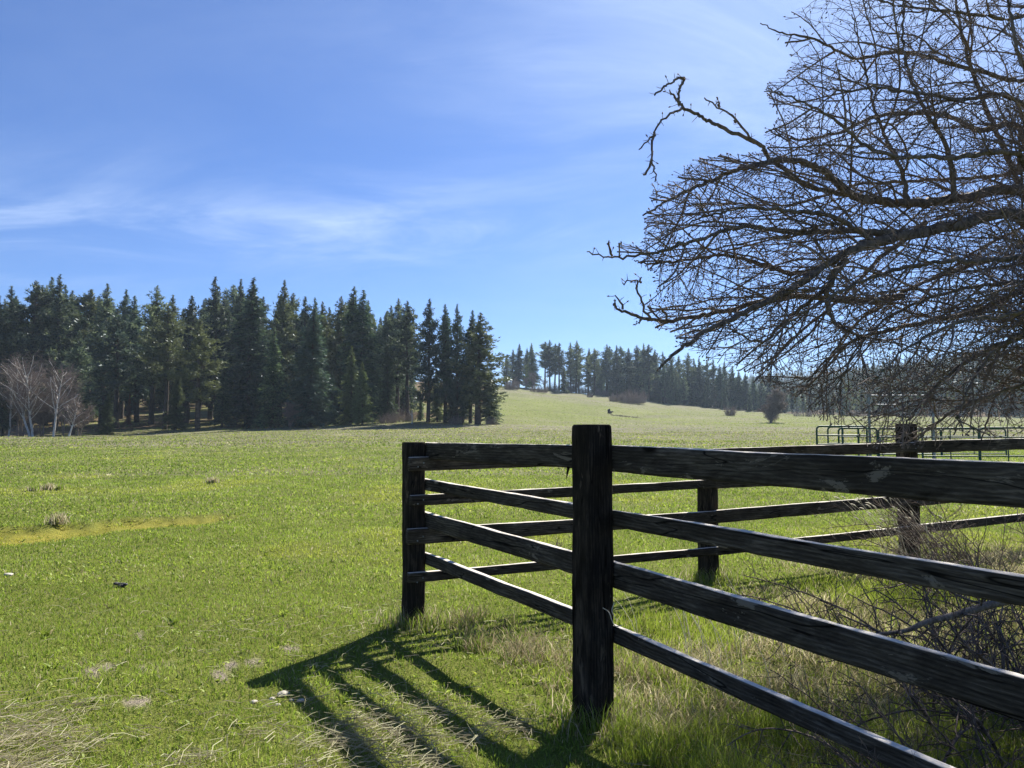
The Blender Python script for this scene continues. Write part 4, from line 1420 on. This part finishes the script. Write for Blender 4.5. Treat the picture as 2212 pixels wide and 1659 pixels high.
# stump and small bank in the meadow
sd2 = d_for(1316, 893, 150)
sx = (1316 - CU) / F * sd2
stp = empty('tree_stump', (sx, sd2, float(height(sx, sd2))), 'small black stump on the meadow slope', 'stump')
V, Q = tubes([(np.array([[0, 0, -.3], [.05, 0, .4], [-.1, 0, .9], [.15, 0, 1.25]]), [.7, .5, .45, .2]), (np.array([[.2, 0, .2], [.9, .1, .5], [1.2, 0, .4]]), [.3, .22, .05])], 8)
mesh('wood', V, [Q], M_stump, stp)
rs = np.random.RandomState(3)
pts = []
for k in range(130):
    t = rs.uniform(0, 1); a = (1311 + t * 56 - CU) / F * sd2
    b_ = sd2 - 7 - 4 * t * t + rs.normal(0, 2.2)
    zz = float(height(a, b_))
    pts.append((np.array([[a, b_, zz - .05], [a + rs.normal(0, .15), b_, zz + .12], [a + rs.normal(0, .3), b_, zz + rs.uniform(.15, .4)]]), [.05, .04, .01]))
V, Q = tubes(pts, 3)
tag(mesh('dead_weed_strip', V, [Q], M_brush), 'dark strip of dead weeds along a little bank below the stump', 'weeds', None, 'stuff')


# ------------------------------------------------------------------ green pipe panels and grey gateway
def panel(x0, y0, x1, y1, label, H=1.62, thick=False):
    a = Vector((x0, y0, 0)); b_ = Vector((x1, y1, 0))
    L = (b_ - a).length
    zg = float(height((x0 + x1) / 2, (y0 + y1) / 2))
    r = empty('livestock_panel', (x0, y0, zg), label, 'fence panel', 'green pipe livestock panels', math.atan2(y1 - y0, x1 - x0))
    c = .16
    arc = [(0, 0, -.05), (0, 0, H - c)] + [(c - c * math.cos(t), 0, H - c + c * math.sin(t)) for t in (.4, .8, 1.2)] + [(c, 0, H), (L - c, 0, H)] + \
          [(L - c + c * math.sin(t), 0, H - c + c * math.cos(t)) for t in (.4, .8, 1.2)] + [(L, 0, H - c), (L, 0, -.05)]
    V, Q = tubes([(np.array(arc), [.042] * len(arc))], 8)
    mesh('frame', V, [Q], M_green, r, smooth=True)
    for k in range(1, 5):
        z = H - .40 * k + .0
        if z < .05: z = .12
        V, Q = tubes([(np.array([(0.03, 0, z), (L - .03, 0, z)]), [.030, .030])], 8)
        mesh('bar', V, [Q], M_green, r, smooth=True)
    V, Q = tubes([(np.array([(L * .5, 0, .1), (L * .5, 0, H - .02)]), [.026, .026])], 8)
    mesh('upright', V, [Q], M_green, r, smooth=True)
    return r


def X(u, d): return (u - CU) / F * d


for (u0, d0, u1, d1, lab, h) in [
    (1763, 34, 1871, 34.5, 'green pipe panel with rounded corners, nearest the meadow side', 1.66),
    (1787, 37.5, 1853, 37, 'green pipe panel right behind the nearest rounded one', 1.62),
    (1810, 36, 1893, 36, 'green pipe panel joined to the left post of the grey gateway', 1.58),
    (1896, 36, 2012, 36.5, 'green pipe panel standing across the grey gateway', 1.56),
    (1990, 33.5, 2112, 33, 'green pipe panel behind the broad post, right of the gateway', 1.58),
    (2114, 33, 2236, 32.5, 'green pipe panel at the right edge of the photo', 1.6),
    (1905, 43, 2030, 43, 'farther green pipe panel seen low behind the gateway', 1.5),
    (2032, 43, 2170, 43, 'farther green pipe panel at the right, behind the front ones', 1.5)]:
    panel(X(u0, d0), d0, X(u1, d1), d1, lab, h)
gx = X(1877, 36.4); gz = float(height(gx, 36.4))
gw = empty('pipe_gateway', (gx, 36.4, gz), 'tall galvanised pipe gateway with two overhead bars, behind the hanging twigs', 'gateway')
gl_ = X(2015, 36.4) - gx
gh = zat(gx, 36.4, 855) - gz
for xx in (0, gl_):
    V, Q = tubes([(np.array([(xx, 0, -.1), (xx, 0, gh + .08)]), [.062, .062])], 10); mesh('post', V, [Q], M_steel, gw, smooth=True)
V, Q = tubes([(np.array([(.06, 0, gh), (gl_ - .06, 0, gh)]), [.05, .05])], 8); mesh('bar', V, [Q], M_steel, gw, smooth=True)
V, Q = tubes([(np.array([(.25, .05, gh - .43), (1.32, .05, gh - .43)]), [.04, .04])], 8); mesh('bar', V, [Q], M_steel, gw, smooth=True)
V, Q = tubes([(np.array([(.06, 0, .5), (.7, .1, .9), (.12, 0, 1.5)]), [.015, .015, .015]), (np.array([(.3, 0, .1), (.55, .05, 1.2)]), [.03, .03])], 6); mesh('latch_arm', V, [Q], M_steel, gw)

# ------------------------------------------------------------------ grass
def blades(x, y, h, w, lean, dry, val, hue, seed, z=None):
    rs = np.random.RandomState(seed); n = len(x)
    z = height(x, y) - .006 if z is None else z
    a = rs.uniform(0, 6.283, n); b_ = rs.uniform(0, 6.283, n)
    wx, wy = np.cos(a) * w / 2, np.sin(a) * w / 2
    lx_, ly_ = np.cos(b_) * lean * h, np.sin(b_) * lean * h
    up = np.sqrt(np.clip(1 - (lean * .8) ** 2, .08, 1)) * h
    V = np.empty((n, 5, 3), np.float32)
    V[:, 0] = np.stack([x - wx, y - wy, z], 1); V[:, 1] = np.stack([x + wx, y + wy, z], 1)
    mx, my, mz = x + lx_ * .38, y + ly_ * .38, z + up * .62
    V[:, 2] = np.stack([mx - wx * .75, my - wy * .75, mz], 1); V[:, 3] = np.stack([mx + wx * .75, my + wy * .75, mz], 1)
    V[:, 4] = np.stack([x + lx_, y + ly_, z + up * .98], 1)
    i = np.arange(n)[:, None] * 5
    T = np.concatenate([i + [[0, 1, 3]], i + [[0, 3, 2]], i + [[2, 3, 4]]])
    r = lambda q: np.repeat(q, 5)
    return V.reshape(-1, 3), T, r(dry), r(val), r(hue)


class Batch:
    def __init__(s): s.V, s.T, s.a, s.n = [], [], [[], [], []], 0

    def add(s, V, T, *at):
        s.V.append(V); s.T.append(T + s.n); s.n += len(V)
        for l, q in zip(s.a, at): l.append(q)

    def build(s, name, label, cat, mat=None):
        o = mesh(name, np.concatenate(s.V), [np.concatenate(s.T)], mat or M_grass,
                 attrs=dict(dry=np.concatenate(s.a[0]), val=np.concatenate(s.a[1]), hue=np.concatenate(s.a[2])))
        return tag(o, label, cat, None, 'stuff')


def scatter(rs, n, d0, d1, tmin=-.82, tmax=.86):
    d = np.sqrt(rs.uniform(d0 * d0, d1 * d1, n)); t = rs.uniform(tmin, tmax, n)
    return d * t, d


def lawn():
    B = Batch()
    for (d0, d1, dens, hh, ww, sd) in [(1.9, 4.5, 7500, .045, .0042, 1), (4.5, 8, 3800, .047, .0062, 2), (8, 14, 1500, .052, .010, 3), (14, 26, 420, .065, .019, 4), (26, 55, 70, .085, .042, 5), (55, 112, 12, .12, .095, 6), (112, 300, 1.3, .12, .20, 7)]:
        rs = np.random.RandomState(sd)
        n = int(dens * .84 * (d1 * d1 - d0 * d0))
        x, y = scatter(rs, n, d0, d1)
        cl_ = fbm(x * 2.2, y * 2.2, 71); c2 = fbm(x * .35, y * .35, 72); c3 = fbm(x * 9, y * 9, 73)
        R = rough_zone(x, y) if d0 < 14 else np.zeros(n)
        S = soil_zone(x, y) if d0 < 8 else np.zeros(n)
        Z = straw_zone(x, y) if d0 < 8 else np.zeros(n)
        hol = hollow(x, y) if d0 < 26 else np.zeros(n)
        keep = (rs.uniform(0, 1, n) < (.55 + .9 * (c3 - .3))) & (rs.uniform(0, 1, n) > S * .97) & (rs.uniform(0, 1, n) > Z * .45)
        dist = sm(y, 12, 70)
        dr = zones(x, y)[0]
        h = hh * .72 * (.55 + .8 * cl_ + .25 * c3) * rs.uniform(.6, 1.35, n) * (1 - .5 * hol)
        lean = rs.uniform(.15, .95, n)
        pdry = .08 + (.30 + .22 * dist) * dr + .5 * sm(c3, .58, .75) * .4 + R * .30 + Z * .4
        dry = (rs.uniform(0, 1, n) < pdry) * rs.uniform(.5, 1, n) * (1 - .25 * dist)
        val = np.clip(.50 - .16 * dist + (cl_ - .5) * .85 + (c2 - .5) * .8 + rs.normal(0, .22, n), 0, 1)
        hue = np.clip(hol * rs.uniform(.1, .95, n) + .25 * sm(c2, .55, .75) + .10 * (rs.uniform(0, 1, n) > .9), 0, 1)
        k = keep
        B.add(*blades(x[k], y[k], h[k], ww * rs.uniform(.6, 1.3, k.sum()), lean[k], dry[k], val[k], hue[k], sd + 20))
        # broad leaves of clover and dock: small flat faces catching the sun
        m = int(n * .05)
        x, y = scatter(rs, m, d0, d1)
        kk = fbm(x * 1.3, y * 1.3, 76) > .47
        x, y = x[kk], y[kk]; m = len(x)
        B.add(*blades(x, y, hh * rs.uniform(.6, 1.0, m), ww * rs.uniform(2.2, 3.8, m), rs.uniform(.8, 1.15, m), np.zeros(m), rs.uniform(.55, 1, m), rs.uniform(0, .25, m), sd + 40))
    rs = np.random.RandomState(222)
    x, y = scatter(rs, 520, 2, 15)
    for k in range(len(x)):
        m = 16; a = rs.uniform(0, 6.28, m); q = rs.uniform(.005, .03, m); sc = rs.uniform(.5, 1.5)
        B.add(*blades(x[k] + np.cos(a) * q, y[k] + np.sin(a) * q, sc * rs.uniform(.03, .07, m), sc * rs.uniform(.010, .018, m), rs.uniform(.7, 1.2, m),
                      (rs.uniform(0, 1, m) < .1) * .8, np.clip(rs.uniform(.0, .9) + rs.normal(0, .1, m), 0, 1), rs.uniform(0, .15, m), 300 + k))
    print('lawn blades', B.n // 5)
    B.build('grass', 'short bright green meadow grass', 'grass')
    # long grass of the pen and fence foot
    B = Batch()
    rs = np.random.RandomState(60)
    for (d0, d1, n, ww) in [(1.9, 4.2, 90000, .0040), (4.2, 11.5, 190000, .0062)]:
        x, y = scatter(rs, n, d0, d1, -.25, .86)
        R = rough_zone(x, y)
        cl_ = fbm(x * 3.1, y * 3.1, 81); c2 = fbm(x * 1.1, y * 1.1, 82); c4 = fbm(x * .8 + 9, y * .8, 83)
        keep = rs.uniform(0, 1, n) < R * (.2 + 1.1 * sm(cl_, .3, .6))
        x, y, R, cl_, c2, c4 = (q[keep] for q in (x, y, R, cl_, c2, c4)); n = len(x)
        dryp = np.clip(.20 + .9 * sm(c4, .38, .58), 0, .88)
        dryp = dryp * (1 - .55 * (1 - sm(y, 3.0, 4.3)) * sm(fbm(x * 1.7, y * 1.7, 84), .36, .56))
        isd = rs.uniform(0, 1, n) < dryp
        h = np.where(isd, rs.uniform(.04, .17, n) * (.6 + .8 * cl_), rs.uniform(.05, .15, n) * (.4 + 1.2 * c2)) * (.6 + .4 * R)
        lean = np.where(isd, rs.uniform(.5, 1.2, n), rs.uniform(.15, .7, n))
        B.add(*blades(x, y, h, ww * rs.uniform(.5, 1.25, n), lean, isd * rs.uniform(.75, 1, n), np.clip(.48 + (cl_ - .5) * .8 + rs.normal(0, .22, n), 0, 1), rs.uniform(0, .2, n), 61 + n % 7))
    # grass skirts round the posts
    for p in (A0, B0, C0, D0):
        n = 900
        a = rs.uniform(0, 6.28, n); q = .09 + np.abs(rs.normal(0, .13, n))
        x, y = p[0] + np.cos(a) * q, p[1] + np.sin(a) * q
        isd = rs.uniform(0, 1, n) < .35
        B.add(*blades(x, y, rs.uniform(.06, .20, n), .005 * rs.uniform(.6, 1.3, n), rs.uniform(.2, .8, n), isd * 1.0, rs.uniform(.1, .9, n), np.zeros(n), 65))
    # ragged row of tussocks behind the bottom rail between the two left posts
    for k in range(26):
        t = rs.uniform(.0, 1.0); c = A0 * (1 - t) + B0 * t + nIN * rs.uniform(.1, .7)
        n = 120
        x, y = c[0] + rs.normal(0, .06, n), c[1] + rs.normal(0, .06, n)
        isd = rs.uniform(0, 1, n) < .6
        B.add(*blades(x, y, rs.uniform(.05, .17, n), .005 * rs.uniform(.6, 1.2, n), rs.uniform(.3, 1.1, n), isd * 1.0, rs.uniform(.05, .6, n), np.zeros(n), 66 + k))
    print('long blades', B.n // 5)
    B.build('long_grass', 'long green and straw coloured grass growing along the fence and inside the pen', 'grass')
    # loose straw
    B = Batch()
    rs = np.random.RandomState(90)
    x, y = scatter(rs, 110000, 1.9, 7.5)
    Z = straw_zone(x, y); R = rough_zone(x, y)
    pr = Z * .8 + .012 + .05 * sm(fbm(x * .9, y * .9, 77), .5, .7) + R * .10 * (y < 6)
    k = rs.uniform(0, 1, len(x)) < pr
    x, y, Z = x[k], y[k], Z[k]; n = len(x)
    L = rs.uniform(.03, .19, n) * (.7 + .6 * Z); a = rs.normal(.35, 1.0, n); w = rs.uniform(.0014, .0034, n)
    z0 = height(x, y) + rs.uniform(.012, .05, n)
    dx, dy = np.cos(a) * L / 2, np.sin(a) * L / 2
    tz = rs.normal(0, .10, n) * L
    nx, ny = -np.sin(a) * w / 2, np.cos(a) * w / 2
    bend = rs.normal(0, .06, n) * L
    V = np.empty((n, 6, 3))
    for j, (f, ) in enumerate(((-1,), (0,), (1,))):
        cx_, cy_, cz_ = x + dx * f + (-np.sin(a) * bend if f == 0 else 0), y + dy * f + (np.cos(a) * bend if f == 0 else 0), z0 + tz * f + (abs(bend) if f == 0 else 0)
        V[:, 2 * j] = np.stack([cx_ - nx, cy_ - ny, cz_], 1); V[:, 2 * j + 1] = np.stack([cx_ + nx, cy_ + ny, cz_ + w * .6], 1)
    i = np.arange(n)[:, None] * 6
    T = np.concatenate([i + [[0, 1, 3]], i + [[0, 3, 2]], i + [[2, 3, 5]], i + [[2, 5, 4]]])
    B.add(V.reshape(-1, 3), T, np.ones(n * 6), np.repeat(np.clip(rs.normal(.55, .26, n), .1, 1), 6), np.zeros(n * 6))
    print('straws', n)
    B.build('straw', 'dry pale straw stalks strewn over the grass in the foreground', 'straw')


lawn()

# ------------------------------------------------------------------ small things on the meadow
def lump(name, p, s, mat, seed, label, cat, group=None, flat=.6):
    import bmesh
    bm = bmesh.new()
    bmesh.ops.create_icosphere(bm, subdivisions=3, radius=s)
    for v in bm.verts:
        c = v.co.normalized()
        k = 1 + .35 * (float(vnoise(c.x * 3 + c.z * 2 + 9, c.y * 3 - c.z + 9, seed)) - .5) + .12 * (float(vnoise(c.x * 9 + 9, c.y * 9 + c.z * 7 + 9, seed + 5)) - .5)
        v.co = Vector((v.co.x * k, v.co.y * k * .9, v.co.z * k * flat))
    me = bpy.data.meshes.new(name); bm.to_mesh(me); bm.free()
    for q in me.polygons: q.use_smooth = True
    me.materials.append(mat)
    o = bpy.data.objects.new(name, me); col.objects.link(o)
    o.location = (p[0], p[1], float(height(p[0], p[1])) + s * flat * .45)
    return tag(o, label, cat, group)


dg = G(362, 1757 * .72)
rsd = random.Random(8)
dpos = G(262, 1268)
dung = empty('dung_heap', (dpos[0], dpos[1], float(height(dpos[0], dpos[1]))), 'small black clod of dung lying alone on the green meadow at the left', 'dung')
for k in range(9):
    o = lump('clod', (0, 0), rsd.uniform(.018, .034), M_dung, 70 + k, None, None)
    del_keys = [q for q in ('label', 'category') if q in o.keys()]
    o.parent = dung
    o.location = (rsd.uniform(-.06, .06), rsd.uniform(-.04, .04), rsd.uniform(.012, .035))
st_lab = ['pale flat stone nearest the tip of the corner post shadow', 'largest pale stone below the corner post shadow', 'small pale stone left of the largest one', 'pale stone at the right end of the little stone row',
          'tiny pale stone lowest of the stone row', 'tiny pale stone between the two larger ones']
for k, (u, v, s) in enumerate([(548, 1518, .022), (612, 1500, .036), (588, 1508, .018), (650, 1514, .022), (600, 1524, .017), (630, 1512, .015)]):
    lump('stone', G(u, v), s, M_stone, 80 + k, st_lab[k], 'stone', 'pale stones by the corner post shadow', .5)
lump('stone', G(18, 1245), .045, M_stone, 91, 'white stone alone in the grass at the left edge', 'stone', None, .45)


def tuft(u, v, h, n, seed, label, dry=.8):
    g = G(u, v); rs = np.random.RandomState(seed)
    x, y = rs.normal(0, h * .35, n), rs.normal(0, h * .35, n)
    z = np.full(n, -.01)
    V, T, a, b_, c = blades(x, y, rs.uniform(.5, 1.1, n) * h, .008 * rs.uniform(.6, 1.3, n) * max(1, g[1] / 9), rs.uniform(.1, .7, n), (rs.uniform(0, 1, n) < dry) * 1., rs.uniform(.2, 1, n), np.zeros(n), seed, z)
    o = mesh('grass_tuft', V, [T], M_grass, attrs=dict(dry=a, val=b_, hue=c))
    o.location = (g[0], g[1], float(height(g[0], g[1])))
    tag(o, label, 'grass tuft', 'dry tufts standing in the meadow')


tuft(123, 1132, .22, 260, 1, 'pale dry tuft beside the yellow mossy strip')
tuft(105, 1060, .25, 160, 2, 'pale tuft, middle one of three far tufts at the left')
tuft(72, 1063, .2, 140, 3, 'dark tuft, left one of three far tufts at the left', .3)
tuft(127, 1060, .18, 120, 4, 'dark tuft, right one of three far tufts at the left', .3)
tuft(458, 1048, .25, 160, 5, 'brownish tuft out in the middle of the meadow', .7)


def stalks(name, px, py, n, H, seed, label, cat, lean=(-.35, 0), head=True, spread=.18, mat=M_fluff, r=.0022):
    rnd = random.Random(seed); polys = []
    for _ in range(n):
        a = rnd.gauss(0, spread), rnd.gauss(0, spread)
        h = H * rnd.uniform(.7, 1.1); l = lean[0] * rnd.uniform(.3, 1.5) * h + rnd.gauss(0, .05), lean[1] * h + rnd.gauss(0, .05)
        p = [np.array([a[0] + l[0] * t * t, a[1] + l[1] * t * t, h * t * (1 - .12 * t)]) for t in (0, .25, .5, .75, 1)]
        polys.append((p, [r, r, r * .85, r * .7, r * .6]))
        if head:
            d = (p[-1] - p[-2]); d /= np.linalg.norm(d)
            e = p[-1]
            polys.append(([e, e + d * .02 + (0, 0, -.002), e + d * .05 + (0, 0, -.01), e + d * .085 + (0, 0, -.028)], [.002, .0065, .0055, .001]))
    V, Q = tubes(polys, 4)
    o = mesh(name, V, [Q], mat)
    o.location = (px, py, float(height(px, py)))
    return tag(o, label, cat)


q = G(1880, 1330)
stalks('seed_grass', D0[0] - 1.0, D0[1] - 2.2, 34, 1.0, 5, 'nodding dry seed head grass in front of the broad post', 'grass')
stalks('seed_grass', 1.30, 5.3, 16, .62, 6, 'few dry bent stalks behind the near post', 'grass', spread=.25, head=False)
q = G(1195, 1215)
wd = thicket('dried_weed', (q[0], q[1]), .22, .36, 16, 81, M_brush, 'dry brown weed clump behind the lowest rail left of the near post', 'weed', r0=.004)
# pale curled vine on the near post
pv = [P(1302, 1313, 3.93), P(1315, 1322, 3.92), P(1322, 1340, 3.9), P(1330, 1353, 3.9), P(1345, 1350, 3.95)]
pv2 = [P(1327, 1302, 3.92), P(1322, 1320, 3.9), P(1332, 1340, 3.9)]
V, Q = tubes([(spline(pv, 5), [.0022] * 21), (spline(pv2, 5), [.002] * 11)], 4)
tag(mesh('dry_vine', V, [Q], M_fluff), 'thin pale curl of dry vine clinging to the near post', 'vine')

# ------------------------------------------------------------------ haze
HAZE = True
if HAZE:
    import bmesh
    bm = bmesh.new(); bmesh.ops.create_cube(bm, size=1)
    me = bpy.data.meshes.new('haze'); bm.to_mesh(me); bm.free()
    hz = bpy.data.objects.new('haze', me); col.objects.link(hz)
    hz.scale = (9400, 9400, 118); hz.location = (0, 0, 53)
    m = bpy.data.materials.new('haze'); m.use_nodes = True
    N = m.node_tree.nodes; N.clear()
    out = N.new('ShaderNodeOutputMaterial'); v = N.new('ShaderNodeVolumePrincipled')
    v.inputs['Color'].default_value = (.62, .78, 1, 1)
    v.inputs['Density'].default_value = 0.00016
    v.inputs['Anisotropy'].default_value = 0.3
    m.node_tree.links.new(v.outputs[0], out.inputs['Volume'])
    me.materials.append(m)
    tag(hz, 'faint blue haze between the meadow and the far hills', 'haze', None, 'stuff')
